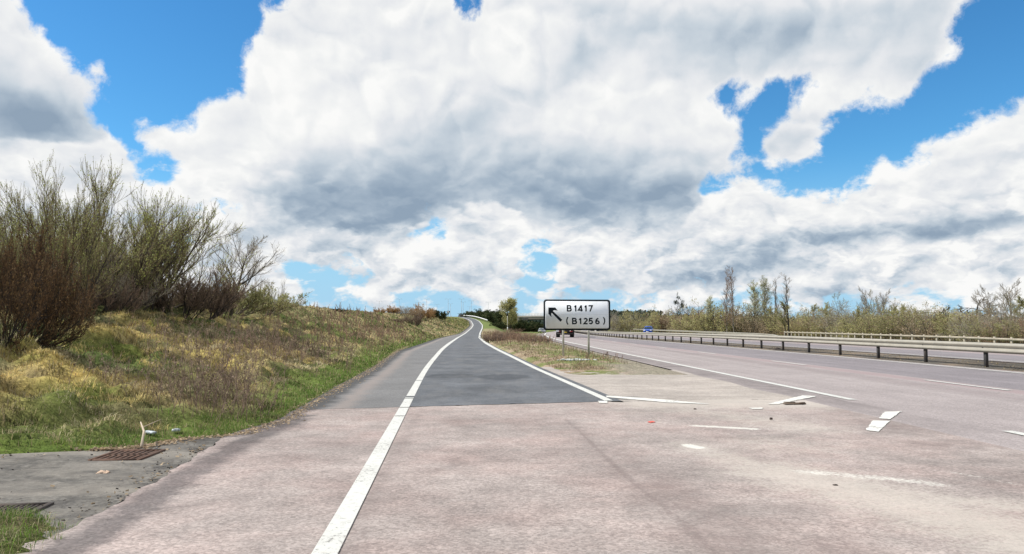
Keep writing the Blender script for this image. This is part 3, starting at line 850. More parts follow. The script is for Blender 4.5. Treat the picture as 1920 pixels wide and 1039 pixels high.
# hard shoulder and dark running lane of the slip road start at the joint
def slip_patch(X, Y):
    p1_ = spot(X, Y, 845, 704, .75, 1.1); p2_ = spot(X, Y, 945, 706, .8, 1.3); p3_ = spot(X, Y, 1000, 745, .8, 1.0) * .45
    p4_ = spot(X, Y, 905, 745, .9, .8) * .35
    return {'patch': np.maximum.reduce([p1_, p2_, p3_, p4_])}
def slip_sheet(name, fl, fr, z0, material, ufn, afn=None, nc=12):
    yy = np.concatenate([np.arange(11.0, 30, .25), geo(30, 480, .5, 1.012)])
    t = np.linspace(0, 1, nc)
    L, R = fl(yy), fr(yy); X = L[:, None] * (1 - t) + R[:, None] * t; Y = np.repeat(yy[:, None], nc, 1)
    Y = np.maximum(Y, seamY(X)) if name == 'slip_road' else np.maximum(Y, seamY(X))
    Z = slipZ(Y) + z0; uvs = np.stack([ufn(X, Y), Y], -1).reshape(-1, 2)
    h, w_ = X.shape; ii = np.arange(h * w_).reshape(h, w_)
    q = np.stack([ii[:-1, :-1], ii[:-1, 1:], ii[1:, 1:], ii[1:, :-1]], -1).reshape(-1, 4)
    yf = Y.reshape(-1); q = q[(yf[q].max(1) - yf[q].min(1)) > 1e-4]
    at = afn(X, Y) if afn else {}
    o = new_mesh(name, np.stack([X, Y, Z], -1).reshape(-1, 3), [q], material, smooth=True, uv=uvs, attrs={k: a.reshape(-1) for k, a in at.items()})
    return tag(o, kind='structure')
slip_sheet('slip_road', lambda y: leftLine(y) - .06, lambda y: rightLine(y) + .22, .004, M['dark'], lambda X, Y: X - slipX(Y), slip_patch, 26)
slip_sheet('hard_shoulder', lambda y: leftEdge(y) - .05, lambda y: leftLine(y) - .06, .002, M['shoulder'], lambda X, Y: X - leftEdge(Y), None, 10)
strip('main_carriageway', yroad, lambda y: mainX(y) - .9, lambda y: mainX(y) + MW + .5, mainZ, -.002, 18, M['main'], lambda X, Y: X - mainX(Y))
strip('far_carriageway', yroad, lambda y: mainX(y) + F0 - .4, lambda y: mainX(y) + F1 + .9, mainZ, 0, 12, M['main'], lambda X, Y: F1 - (X - mainX(Y)) )
# buff apron
def apron():
    yy = np.concatenate([np.arange(12.9, 24.0, .15)]); nc = 30; t = np.linspace(0, 1, nc)
    L = rightLine(yy) + .22; R = mainX(yy) - .85 - .05 * np.sin(yy * 1.7)
    X = L[:, None] * (1 - t) + R[:, None] * t; Y = np.repeat(yy[:, None], nc, 1)
    Y = np.maximum(Y, np.where(X > 1.7, 13.05 + .10 * (X - 1.7) + .18 * np.sin(X * 2.1), 13.05))
    far = 22.3 + 1.2 * np.sin(X * 1.3) + .5 * fbm(X * 2, X * 0, 3)
    Y = np.minimum(Y, far)
    h, w_ = X.shape; ii = np.arange(h * w_).reshape(h, w_)
    q = np.stack([ii[:-1, :-1], ii[:-1, 1:], ii[1:, 1:], ii[1:, :-1]], -1).reshape(-1, 4)
    yf = Y.reshape(-1); q = q[(yf[q].max(1) - yf[q].min(1)) > 1e-4]
    pt = np.maximum(spot(X, Y, 1175, 745, .35, .5) * 1.0, spot(X, Y, 1095, 700, .3, .8) * .6)
    o = new_mesh('concrete_apron', np.stack([X, Y, np.full_like(X, -.001)], -1).reshape(-1, 3), [q], M['buff'], smooth=True,
                 uv=np.stack([X, Y], -1).reshape(-1, 2), attrs={'patch': pt.reshape(-1)})
    tag(o, kind='structure')
apron()

# ---------------------------------------------------------------- painted markings
def line_strip(mb, yy, fx, zf, wdt, dz=.008):
    yy = np.asarray(yy, float); x = fx(yy); z = zf(yy) + dz
    tx = np.gradient(x, yy); nrm = np.sqrt(1 + tx ** 2); ox, oy = 1 / nrm, -tx / nrm
    wd = wdt(yy) if callable(wdt) else wdt
    l = np.stack([x - ox * wd / 2, yy - oy * wd / 2, z], -1); r = np.stack([x + ox * wd / 2, yy + oy * wd / 2, z], -1)
    b = mb._addv(np.stack([l, r], 1))
    for i in range(len(yy) - 1): mb.f4.append([b + 2 * i, b + 2 * i + 1, b + 2 * i + 3, b + 2 * i + 2])
mbm = MB()
zero = lambda y: np.zeros_like(np.asarray(y, float))
lw = lambda y: .150 + np.clip((y - 20) / 300, 0, .14)
for a, b in ((-8, 10.9), (10.96, 12.02), (12.10, 13.5), (13.62, 13.72), (14.0, 17.9), (18.05, 400)):
    yy = np.concatenate([np.arange(a, min(b, 30), .5), [min(b, 30)]]) if b < 40 else np.concatenate([np.arange(a, 30, .5), geo(30, b, .6, 1.02)])
    line_strip(mbm, yy, leftLine, slipZ, lw)
line_strip(mbm, np.concatenate([np.arange(13.15, 30, .5), geo(30, 400, .6, 1.02)]), rightLine, slipZ, lw)
ym = np.concatenate([np.arange(13.3, 40, 1.0), geo(40, 480, 1.2, 1.03)])
line_strip(mbm, ym, mainX, mainZ, lambda y: .16 + np.clip((y - 30) / 500, 0, .14))
ym2 = np.concatenate([np.arange(-14, 40, 1.0), geo(40, 480, 1.2, 1.03)])
wf = lambda y: .15 + np.clip((y - 40) / 600, 0, .12)
line_strip(mbm, ym2, lambda y: mainX(y) + MW, mainZ, wf)
line_strip(mbm, ym2, lambda y: mainX(y) + F0, mainZ, wf)
line_strip(mbm, ym2, lambda y: mainX(y) + F1, mainZ, wf)
y = 23.0 - 9 * 3
while y < 300:
    line_strip(mbm, np.linspace(y, y + 2.9, 4), lambda q: mainX(q) + 4.05, mainZ, .12)
    line_strip(mbm, np.linspace(y + 4, y + 6.5, 4), lambda q: mainX(q) + 16.7, mainZ, .12)
    y += 9.6
# dashes that carry the edge line across the diverge
for a in (8.55, 6.2, 3.9, 1.6, -.7): line_strip(mbm, np.linspace(a, a + .85, 3), mainX, mainZ, .15)
lm = mbm.build('road_markings', M['paint'], fix=False); tag(lm, kind='structure')
# single painted shapes with worn outlines
def blob(px, grow=0.0, seed=0):
    P_ = np.array([px2g(*q) for q in px]); out_ = []
    r = np.random.default_rng(seed)
    for a, b in zip(P_, np.roll(P_, -1, 0)):
        n = max(2, int(np.hypot(*(b - a)) / .05))
        for t in np.arange(n) / n: out_.append(a + (b - a) * t + r.normal(0, .008, 2))
    return np.array([(p_[0], p_[1], .0075) for p_ in out_])
mb2 = MB()
for k_, pg in enumerate([[(1434,757),(1455,757),(1528,742),(1500,741)], [(1616,805),(1640,808),(1661,788),(1630,787)],
           [(1641,783),(1661,785),(1684,770),(1652,771)], [(1134,741),(1180,744),(1250,749),(1330,757),(1250,754),(1170,747),(1136,744)],
           [(1400,764),(1425,763),(1428,766),(1405,766)], [(1120,751),(1137,751),(1138,755),(1124,755)]]):
    mb2.poly(blob(pg, seed=k_))
o = mb2.build('diverge_markings', M['paintworn'], fix=False); tag(o, kind='structure')
for p_ in o.data.polygons:
    pass
mb3 = MB(); mb3.poly(blob([(1212,790),(1220,788),(1227,790),(1217,792)], seed=9))
o = mb3.build('survey_mark', mat('red_spray_paint', (.60, .09, .06), .7), fix=False); tag(o, 'small faded red spray mark on the pink road surface', 'paint mark')

# ================================================================ objects
def groundpt(px, y, dz=0.0):
    """point on the terrain at distance y under pixel column px"""
    x = (px - CX) * y / FOC
    return x, y, drop(x, y) + dz
STEEL = varied('galvanised_steel', (.46, .45, .40), .12, 5, .55, .3, dirt=(.22, .18, .13), dirtamt=.5)
STEELD = varied('weathered_dark_steel', (.045, .042, .042), .3, 8, .7, .2, dirt=(.14, .08, .05), dirtamt=.5)
BLACK = varied('black_paint', (.008, .014, .018), .15, 6, .6, spec=.15)
WHITE = varied('sign_white', (.80, .82, .84), .03, 1.5, .5, dirt=(.52, .53, .47), dirtamt=.6)
PALE = varied('pale_grey_paint', (.29, .27, .225), .10, 3, .55, dirt=(.28, .25, .20), dirtamt=.4)
RUBBER = mat('tyre_rubber', (.018, .018, .018), .85)
GLASS = mat('dark_glass', (.02, .035, .04), .06, 0, .8)
CHROME = mat('alloy', (.55, .55, .56), .3, .9)
LAMPW = mat('lamp_glass', (.75, .78, .80), .1, 0, .8)
LAMPR = mat('red_lens', (.20, .012, .012), .25)
PLATEW = mat('plate_white', (.75, .75, .70), .5); PLATEY = mat('plate_yellow', (.75, .55, .05), .5)
CONC = varied('bridge_concrete', (.20, .19, .165), .12, .8, .8, dirt=(.14, .13, .11), dirtamt=.6)
DARKC = varied('dark_concrete', (.11, .105, .095), .2, .6, .85)

# ---------------------------------------------------------------- direction sign
def ribbon(pts, w):
    """flat stroke of width w along 2-D points -> list of quads joined as polygon strips"""
    P_ = np.asarray(pts, float); n = len(P_)
    t = np.empty_like(P_)
    closed = np.allclose(P_[0], P_[-1])
    for i in range(n):
        a = P_[i] - P_[i - 1] if i > 0 else (P_[0] - P_[-2] if closed else P_[1] - P_[0])
        b = P_[i + 1] - P_[i] if i < n - 1 else (P_[1] - P_[0] if closed else P_[-1] - P_[-2])
        a = a / (np.hypot(*a) + 1e-9); b = b / (np.hypot(*b) + 1e-9)
        m_ = a + b; m_ /= (np.hypot(*m_) + 1e-9); t[i] = m_ / max(.45, abs(m_ @ a))
    nrm = np.stack([-t[:, 1], t[:, 0]], -1)
    return P_ + nrm * w / 2, P_ - nrm * w / 2
def arc(cx, cz, rx, rz, a0, a1, n=14):
    a = np.radians(np.linspace(a0, a1, n)); return [(cx + rx * math.cos(q), cz + rz * math.sin(q)) for q in a]
GLY = {  # strokes in a box w x 1.0 (units of cap height)
 'B': (.66, [[(.08, 0), (.08, 1)], [(.0, .925), (.34, .925)] + arc(.36, .72, .19, .205, 90, -90)[0:] + [(.08, .515)],
             [(.08, .515), (.38, .515)] + arc(.39, .295, .215, .22, 90, -90) + [(.0, .075)]]),
 '1': (.36, [[(.02, .70), (.17, .84), (.20, .96)], [(.22, 0), (.22, 1)]]),
 '4': (.66, [[(.66, .23), (.06, .23), (.46, .98)], [(.47, 0), (.47, 1.0)]]),
 '7': (.56, [[(.0, .925), (.52, .925), (.20, 0)]]),
 '2': (.60, [arc(.29, .70, .21, .225, 165, -25) + [(.06, .075), (.58, .075)]]),
 '5': (.60, [[(.54, .925), (.13, .925), (.09, .52)] + arc(.28, .34, .235, .265, 128, -150)]),
 '6': (.62, [arc(.31, .30, .225, .225, 0, 360, 22), [(.085, .30), (.10, .55), (.22, .80), (.44, .96)]]),
 '(': (.30, [arc(.62, .48, .50, .72, 132, 228)]),
 ')': (.30, [arc(-.32, .48, .50, .72, 48, -48)]),
}
def glyph(mb, ch, x0, z0, h, w, y):
    for k_, stq in enumerate(GLY[ch][1]):
        P_ = [(x0 + a * h * 1.17, z0 + b * h) for a, b in stq]
        l, r = ribbon(P_, w)
        yy = y - .0006 * k_
        b = mb._addv([(l[i][0], yy, l[i][1]) for i in range(len(l))] + [(r[i][0], yy, r[i][1]) for i in range(len(r))])
        n = len(l)
        for i in range(n - 1): mb.f4.append([b + i, b + i + 1, b + n + i + 1, b + n + i])
def rounded(w, h, r, n=8):
    o = []
    for cx_, cz_, a0 in ((w / 2 - r, h / 2 - r, 0), (-w / 2 + r, h / 2 - r, 90), (-w / 2 + r, -h / 2 + r, 180), (w / 2 - r, -h / 2 + r, 270)):
        o += arc(cx_, cz_, r, r, a0, a0 + 90, n)
    return o
SY = 29.6
sx_, sy_, sz_ = (1082 - CX) * SY / FOC, SY, 0
sign = empty('direction_sign', (sx_, SY, drop(sx_, SY)), math.radians(7))
tag(sign, 'white road direction sign with black border and up-left arrow on two grey posts', 'road sign')
sgz = drop(sx_, SY)
U_ = .003325                                        # metres per drawing unit
pw, ph = 798 * U_, 360 * U_
pc = CAMZ + (HOR - 590.5) * SY / FOC - sgz          # centre height above ground
mb = MB(); mb.prism([(a, b + pc) for a, b in rounded(pw, ph, .11)], 'y', 0.0, .012); mb.build('border', BLACK, sign)
mb = MB(); mb.prism([(a, b + pc) for a, b in rounded(pw - .135, ph - .135, .065)], 'y', -.004, -.0005); face = mb.build('panel', WHITE, sign)
mb = MB(); mb.box((0, -.0048, pc + .02 - .0), (pw - .12, .0006, .004)); mb.build('panel_seam', mat('panel_seam_grey', (.42, .45, .46), .6), sign)
def ux(u_): return (u_ - 651) * U_
def uz(v_): return pc + (385 - v_) * U_
capH = 72 * U_
for chh, u_ in (('B', 528), ('1', 616), ('4', 662), ('1', 739), ('7', 788)):
    mb = MB(); glyph(mb, chh, ux(u_), uz(345), capH, 16.5 * U_, -.0062); mb.build('digit' if chh.isdigit() else 'letter', BLACK, sign, fix=False)
for chh, u_ in (('(', 515), ('B', 590), ('1', 674), ('2', 727), ('5', 789), ('6', 868), (')', 964)):
    mb = MB(); glyph(mb, chh, ux(u_), uz(494), capH * (1.12 if chh in '()' else 1), 16.5 * U_ * (.85 if chh in '()' else 1), -.0062)
    mb.build('digit' if chh.isdigit() else 'bracket' if chh in '()' else 'letter', BLACK, sign, fix=False)
mb = MB()
mb.poly([(ux(a), -.0062, uz(b)) for a, b in [(308, 300), (390, 300), (420, 336), (376, 331), (362, 341), (473, 443), (451, 467), (350, 363), (341, 374), (345, 411), (308, 374)]])
mb.build('arrow', BLACK, sign, fix=False)
for u_ in (487, 791):
    mb = MB(); mb.tube([(ux(u_), .055, -.25), (ux(u_), .055, pc + ph / 2 - .04)], .042, 14)
    p_ = mb.build('post', STEEL, sign, smooth=False)
    for zz in (pc - .38, pc + .34):
        c_ = MB(); c_.box((ux(u_), .052, zz), (.16, .075, .045)); c_.build('clamp', STEELD, p_)

# ---------------------------------------------------------------- safety barriers
def w_profile():                                    # corrugated beam: z up, first value = sideways
    return [(.0, .155), (.018, .150), (.070, .105), (.075, .070), (.012, .022), (.0, .0), (.012, -.022), (.075, -.070), (.070, -.105), (.018, -.150), (.0, -.155)]
def beam(mb, path, zc_, side, lift=None, th=.004):
    P_ = np.asarray(path, float); t = np.gradient(P_[:, :2], axis=0); t /= np.linalg.norm(t, axis=1)[:, None]
    nrm = np.stack([t[:, 1], -t[:, 0]], -1) * side  # to the right of travel for side = +1
    rings = []
    for i, p_ in enumerate(P_):
        zz = zc_ if np.isscalar(zc_) else zc_[i]
        o_ = [(p_[0] + nrm[i, 0] * (a + .10), p_[1] + nrm[i, 1] * (a + .10), p_[2] + zz + b) for a, b in w_profile()]
        inn = [(p_[0] + nrm[i, 0] * (a + .10 - .012), p_[1] + nrm[i, 1] * (a + .10 - .012), p_[2] + zz + b) for a, b in w_profile()][::-1]
        rings.append(o_ + inn)
    mb.loft(rings)
# central reserve barrier
yb = np.concatenate([np.arange(9, 60, 3.2), np.arange(60, 345, 6.4)])
bx = lambda y: mainX(y) + MED
central = empty('crash_barrier', (float(bx(9.0)), 9.0, 0))
tag(central, 'long corrugated steel crash barrier on dark posts along the central reserve', 'crash barrier')
off = np.array([float(bx(9.0)), 9.0, 0])
path = np.stack([bx(yb), yb, mainZ(yb)], -1) - off
for sd_ in (-1, 1):
    mb = MB(); beam(mb, path, .60, sd_); mb.build('beam', PALE, central)
yp = np.array([24.05 + 3.28 * k for k in range(-4, 94)])
for yv in yp:
    x_, z_ = float(bx(yv)) - off[0], float(mainZ(yv))
    mb = MB(); mb.box((x_, yv - off[1], z_ + .26), (.10, .05, .90)); mb.box((x_ - .05, yv - off[1], z_ + .26), (.008, .11, .90))
    if yv < 90: mb.box((x_, yv - off[1], z_ + .60), (.22, .055, .10))
    mb.build('post', STEELD, central)
# outer barrier of the far carriageway, its near end ramped down
yo = np.concatenate([np.arange(86, 110, 2.0), np.arange(110, 150, 5), np.arange(150, 330, 8)])
ox = lambda y: np.interp(y, [86, 92, 98, 106, 120, 150, 330], [32.5, 32.2, 32.0, 32.0, 32.6, 33.9, 33.9 + 4.6 + 7]) if False else np.interp(y, [86, 100, 130, 170, 250, 330], [32.6, 33.3, 34.6, 36.0, 37.5, 44])
oz = lambda y: np.array([float(groundZ(a, b)) for a, b in zip(ox(y), y)])
lift = np.interp(yo, [86, 90, 96, 104, 330], [.06, .25, .55, .62, .62])
outer = empty('crash_barrier', (float(ox(86.0)), 86.0, 0)); tag(outer, 'pale far side crash barrier with its near end ramped to the ground', 'crash barrier')
off = np.array([float(ox(86.0)), 86.0, 0]); zg = np.maximum(oz(yo), -.55)
mb = MB(); beam(mb, np.stack([ox(yo), yo, zg], -1) - off, lift, -1); mb.build('beam', PALE, outer)
for yv in np.arange(92, 320, 4.0):
    z_ = max(float(groundZ(float(ox(yv)), yv)), -.55); l_ = float(np.interp(yv, yo, lift))
    mb = MB(); mb.box((float(ox(yv)) - off[0], yv - off[1], z_ + l_ / 2 - .1), (.08, .08, l_ + .3)); mb.build('post', STEELD, outer)
# white verge markers behind it
for yv, pxv in ((205, 1182), (160, 1254), (138, 1310), (125, 1336)):
    x_ = (pxv - CX) * yv / FOC; z_ = float(groundZ(x_, yv))
    t = empty('marker_post', (x_, yv, z_)); lab = {1182: 'thin white marker post just left of the blue car beside the far barrier', 1254: 'thin white marker post to the right of the blue car', 1310: 'white marker post by the far barrier under the pale green willow', 1336: 'rightmost white marker post by the far barrier'}[pxv]
    tag(t, lab, 'marker post', 'verge marker posts by the far barrier')
    mb = MB(); mb.box((0, 0, .45), (.12, .12, 1.1)); mb.build('post', PALE, t)
    mb = MB(); mb.box((0, -.065, .85), (.10, .01, .16)); mb.build('reflector', LAMPR, t)
# post and rail fence beyond it
fx = lambda y: np.interp(y, [40, 60, 68, 91, 130], [37.4, 39.6, 40.2, 41.2, 46])
fence = empty('rail_fence', (float(fx(44.)), 44., 0)); tag(fence, 'low pale wooden post and rail fence running in front of the scrub on the right', 'fence')
WOOD = varied('bleached_timber', (.34, .30, .235), .15, 4, .8, dirt=(.2, .17, .11), dirtamt=.5)
FZ = lambda y: np.interp(y, [40, 68, 91, 130], [-.95, -.82, -.80, -.90])
yf_ = np.arange(46, 128, 2.4); off = np.array([float(fx(44.)), 44., 0])
mb = MB()
for a, b in zip(yf_[:-1], yf_[1:]):
    P0 = np.array([float(fx(a)), a, float(FZ(a)) + 1.03]) - off; P1 = np.array([float(fx(b)), b, float(FZ(b)) + 1.03]) - off
    mb.loft([[P0 + np.array([c_, 0, d_]) for c_, d_ in ((-.03, -.09), (.03, -.09), (.03, .09), (-.03, .09))], [P1 + np.array([c_, 0, d_]) for c_, d_ in ((-.03, -.09), (.03, -.09), (.03, .09), (-.03, .09))]])
mb.build('rail', WOOD, fence)
for yv in yf_:
    mb = MB(); mb.box((float(fx(yv)) - off[0] + .08, yv - off[1], float(FZ(yv)) + .50), (.12, .14, 1.42), rz=random.uniform(-.1, .1)); mb.build('post', WOOD, fence)
# white guard rail at the top of the slip road
gy = np.array([288, 300, 315, 330, 345, 360, 380, 400, 425.])
gxp = np.array([914, 906.5, 900, 895, 890.5, 886, 879, 872, 864.]); gz = CAMZ + (HOR - np.array([600.5, 598, 596, 594.6, 593.6, 592.8, 592.2, 591.6, 591.2])) * gy / FOC
rail = empty('crash_barrier', (0, 288, 0)); tag(rail, 'short white barrier outside the bend at the top of the slip road', 'crash barrier')
gp = np.stack([(gxp - CX) * gy / FOC, gy - 288, gz - .6], -1)
mb = MB(); rg = [[p_ + np.array([a, 0, b]) for a, b in ((-.05, .42), (.05, .42), (.05, .78), (-.05, .78))] for p_ in gp]; mb.loft(rg); mb.build('beam', varied('white_rail', (.72, .72, .70), .06, 2, .5), rail)
for i in range(len(gp) - 1):
    for t_ in (0, .25, .5, .75):
        p_ = gp[i] * (1 - t_) + gp[i + 1] * t_
        mb = MB(); mb.box((p_[0], p_[1] + .1, p_[2] + .1), (.12, .1, .75)); mb.build('post', STEELD, rail)

# ---------------------------------------------------------------- overbridge
BY = 332.0
brg = empty('road_overbridge', (22.0, BY, -1.6)); tag(brg, 'low concrete road bridge with thin parapet railings crossing the main road behind the sign', 'bridge')
bz = lambda py: CAMZ + (HOR - py) * BY / FOC + 1.6
x0, x1 = (952 - CX) * BY / FOC - 22, (1136 - CX) * BY / FOC - 22
mb = MB(); mb.box(((x0 + x1) / 2, 0, (bz(592.3) + bz(597)) / 2), (x1 - x0, 12, bz(592.3) - bz(597))); mb.build('deck', CONC, brg)
mb = MB(); mb.box(((x0 + x1) / 2, -5.2, bz(597) - .35), (x1 - x0 - 1, .5, .7)); mb.box(((x0 + x1) / 2, 5.2, bz(597) - .35), (x1 - x0 - 1, .5, .7)); mb.box(((x0 + x1) / 2, 0, bz(597) - .35), (x1 - x0 - 1, .5, .7)); mb.build('girder', DARKC, brg)
mb = MB()
for yy_ in (-5.9, 5.9):
    for zz in (bz(592.3) + .35, bz(592.3) + .7, bz(592.3) + 1.05): mb.box(((x0 + x1) / 2, yy_, zz), (x1 - x0, .05, .05))
    for k_ in range(34): mb.box((x0 + .2 + k_ * (x1 - x0 - .4) / 33, yy_, bz(592.3) + .55), (.06, .06, 1.1))
mb.build('parapet', STEEL, brg)
for xx in (x0 + 8.0, (x0 + x1) / 2 + 4, x1 - 6):
    mb = MB(); mb.box((xx, 0, (bz(597)) / 2 - .5), (.9, 9, bz(597) + .4), bev=.08); mb.build('pier', CONC, brg)
mb = MB(); mb.prism([(x0, bz(597) - .05), (x0 + 9, bz(597) - .05), (x0 + 5, -3), (x0, -3)], 'y', -6.2, 6.2); mb.prism([(x1, bz(597) - .05), (x1 - 6, bz(597) - .05), (x1 - 2, -3), (x1, -3)], 'y', -6.2, 6.2); mb.build('abutment', DARKC, brg)

# ---------------------------------------------------------------- lamp posts on the roundabout
lamps = [(711,565,470),(736.5,566,520),(748.5,561,450),(784,568,480),(800,561,440),(819.5,571,560),(840.3,561,440),(844.8,570,540),(865.6,561,440),(868.6,566.5,490),(880.5,575,600),(883.7,564.5,460),(915.5,567,480)]
lampL = {711:'farthest left street lamp standing above the orange scrub',736.5:'faint second street lamp from the left on the skyline',748.5:'tall third street lamp from the left rising over the bank',784:'short street lamp above the brown bushes on the skyline',
 800:'tall street lamp at the right end of the orange bushes',819.5:'short faint street lamp above the dark green bush',840.3:'tall street lamp rising over the roundabout sign',844.8:'shorter street lamp just right of the roundabout sign',
 865.6:'tallest street lamp above the dark car at the crest',868.6:'street lamp close behind the tallest one at the crest',880.5:'small distant street lamp between the crest lamps and the hedge',883.7:'street lamp standing over the left end of the dark hedge',915.5:'rightmost street lamp above the middle of the dark hedge'}
LG = varied('lamp_column_grey', (.26, .28, .30), .1, 2, .5)
for pxv, top, yv in lamps:
    x_ = (pxv - CX) * yv / FOC; zt = CAMZ + (HOR - top) * yv / FOC; zb = zt - 10.5
    zb = min(zb, 6.0) if zb > 5 else zb
    t = empty('street_lamp', (x_, yv, zb)); tag(t, lampL[pxv], 'street lamp', 'street lamps on the skyline at the roundabout')
    h = zt - zb
    mb = MB(); mb.tube([(0, 0, -1), (0, 0, 1.4), (0, 0, 1.5), (0, 0, h - .1)], [.16, .16, .11, .075], 8); mb.build('column', LG, t)
    mb = MB(); mb.tube([(0, 0, h - .1), (-.5, 0, h + .05), (-1.2, 0, h + .1)], [.05, .045, .04], 6); mb.tube([(0, 0, h - .1), (.5, 0, h + .05), (1.2, 0, h + .1)], [.05, .045, .04], 6); mb.build('arm', LG, t)
    for s_2 in (-1, 1):
        mb = MB(); mb.box((s_2 * 1.45, 0, h + .08), (.6, .28, .14), bev=.03); mb.build('lamp_head', LG, t)
# signs at the crest
t = empty('roundabout_sign', ((840.6 - CX) * 400 / FOC, 400, 5.6)); tag(t, 'distant dark bordered sign with white centre on a post at the crest', 'road sign')
mb = MB(); mb.box((0, 0, 1.0), (.22, .18, 2.6)); mb.build('post', STEELD, t)
zt = CAMZ + (HOR - 585.6) * 400 / FOC - 5.6
mb = MB(); mb.prism([(0, zt - .95), (.95, zt + .15), (.7, zt + .7), (-.7, zt + .7), (-.95, zt + .15)], 'y', -.16, -.12); mb.build('border', BLACK, t)
mb = MB(); mb.prism(arc(0, zt + .05, .38, .38, 0, 340, 14), 'y', -.19, -.17); mb.build('panel', WHITE, t)
t = empty('road_sign', ((834 - CX) * 410 / FOC, 410, 5.6)); tag(t, 'small dark round sign on a thin post left of the diamond sign', 'road sign')
mb = MB(); mb.box((0, 0, .9), (.14, .14, 2.4)); mb.build('post', STEEL, t)
zt = CAMZ + (HOR - 585) * 410 / FOC - 5.6
mb = MB(); mb.prism(arc(0, zt, .5, .5, 0, 340, 14), 'y', -.14, -.10); mb.build('panel', BLACK, t)
# low white chevron fence posts at the grass edge
for k_, pxv in enumerate((840.5, 846.5)):
    t = empty('marker_post', ((pxv - CX) * 392 / FOC, 392, 5.2)); tag(t, ['left one of two tiny white posts in the grass at the crest', 'right one of two tiny white posts in the grass at the crest'][k_], 'marker post', 'white posts at the crest')
    mb = MB(); mb.box((0, 0, .3), (.22, .12, 1.6)); mb.build('post', PALE, t)
# post with dark foot and a backed sign by the willow
x_, y_, z_ = groundpt(951.5, 190)
t = empty('road_sign', (x_, y_, z_)); tag(t, 'narrow post with a small dark back-to-view plate in front of the willow', 'road sign')
hz_ = CAMZ + (HOR - 590) * y_ / FOC - z_
mb = MB(); mb.tube([(0, 0, -.3), (0, 0, hz_ + .2)], .06, 8); mb.build('post', STEEL, t)
mb = MB(); mb.prism([(-.28, hz_ - .35), (.28, hz_ - .35), (.1, hz_ + .4), (-.1, hz_ + .4)], 'y', -.10, -.07); mb.build('plate', BLACK, t)
t = empty('marker_post', (x_ + .1, y_ - 12, drop(x_ + .1, y_ - 12))); tag(t, 'white marker post with a black lower half standing at the edge of the brown scrub', 'marker post')
mb = MB(); mb.box((0, 0, .35), (.16, .14, .9)); mb.build('foot', BLACK, t)
mb = MB(); mb.box((0, 0, 1.15), (.16, .14, .7)); mb.build('post', WHITE, t)

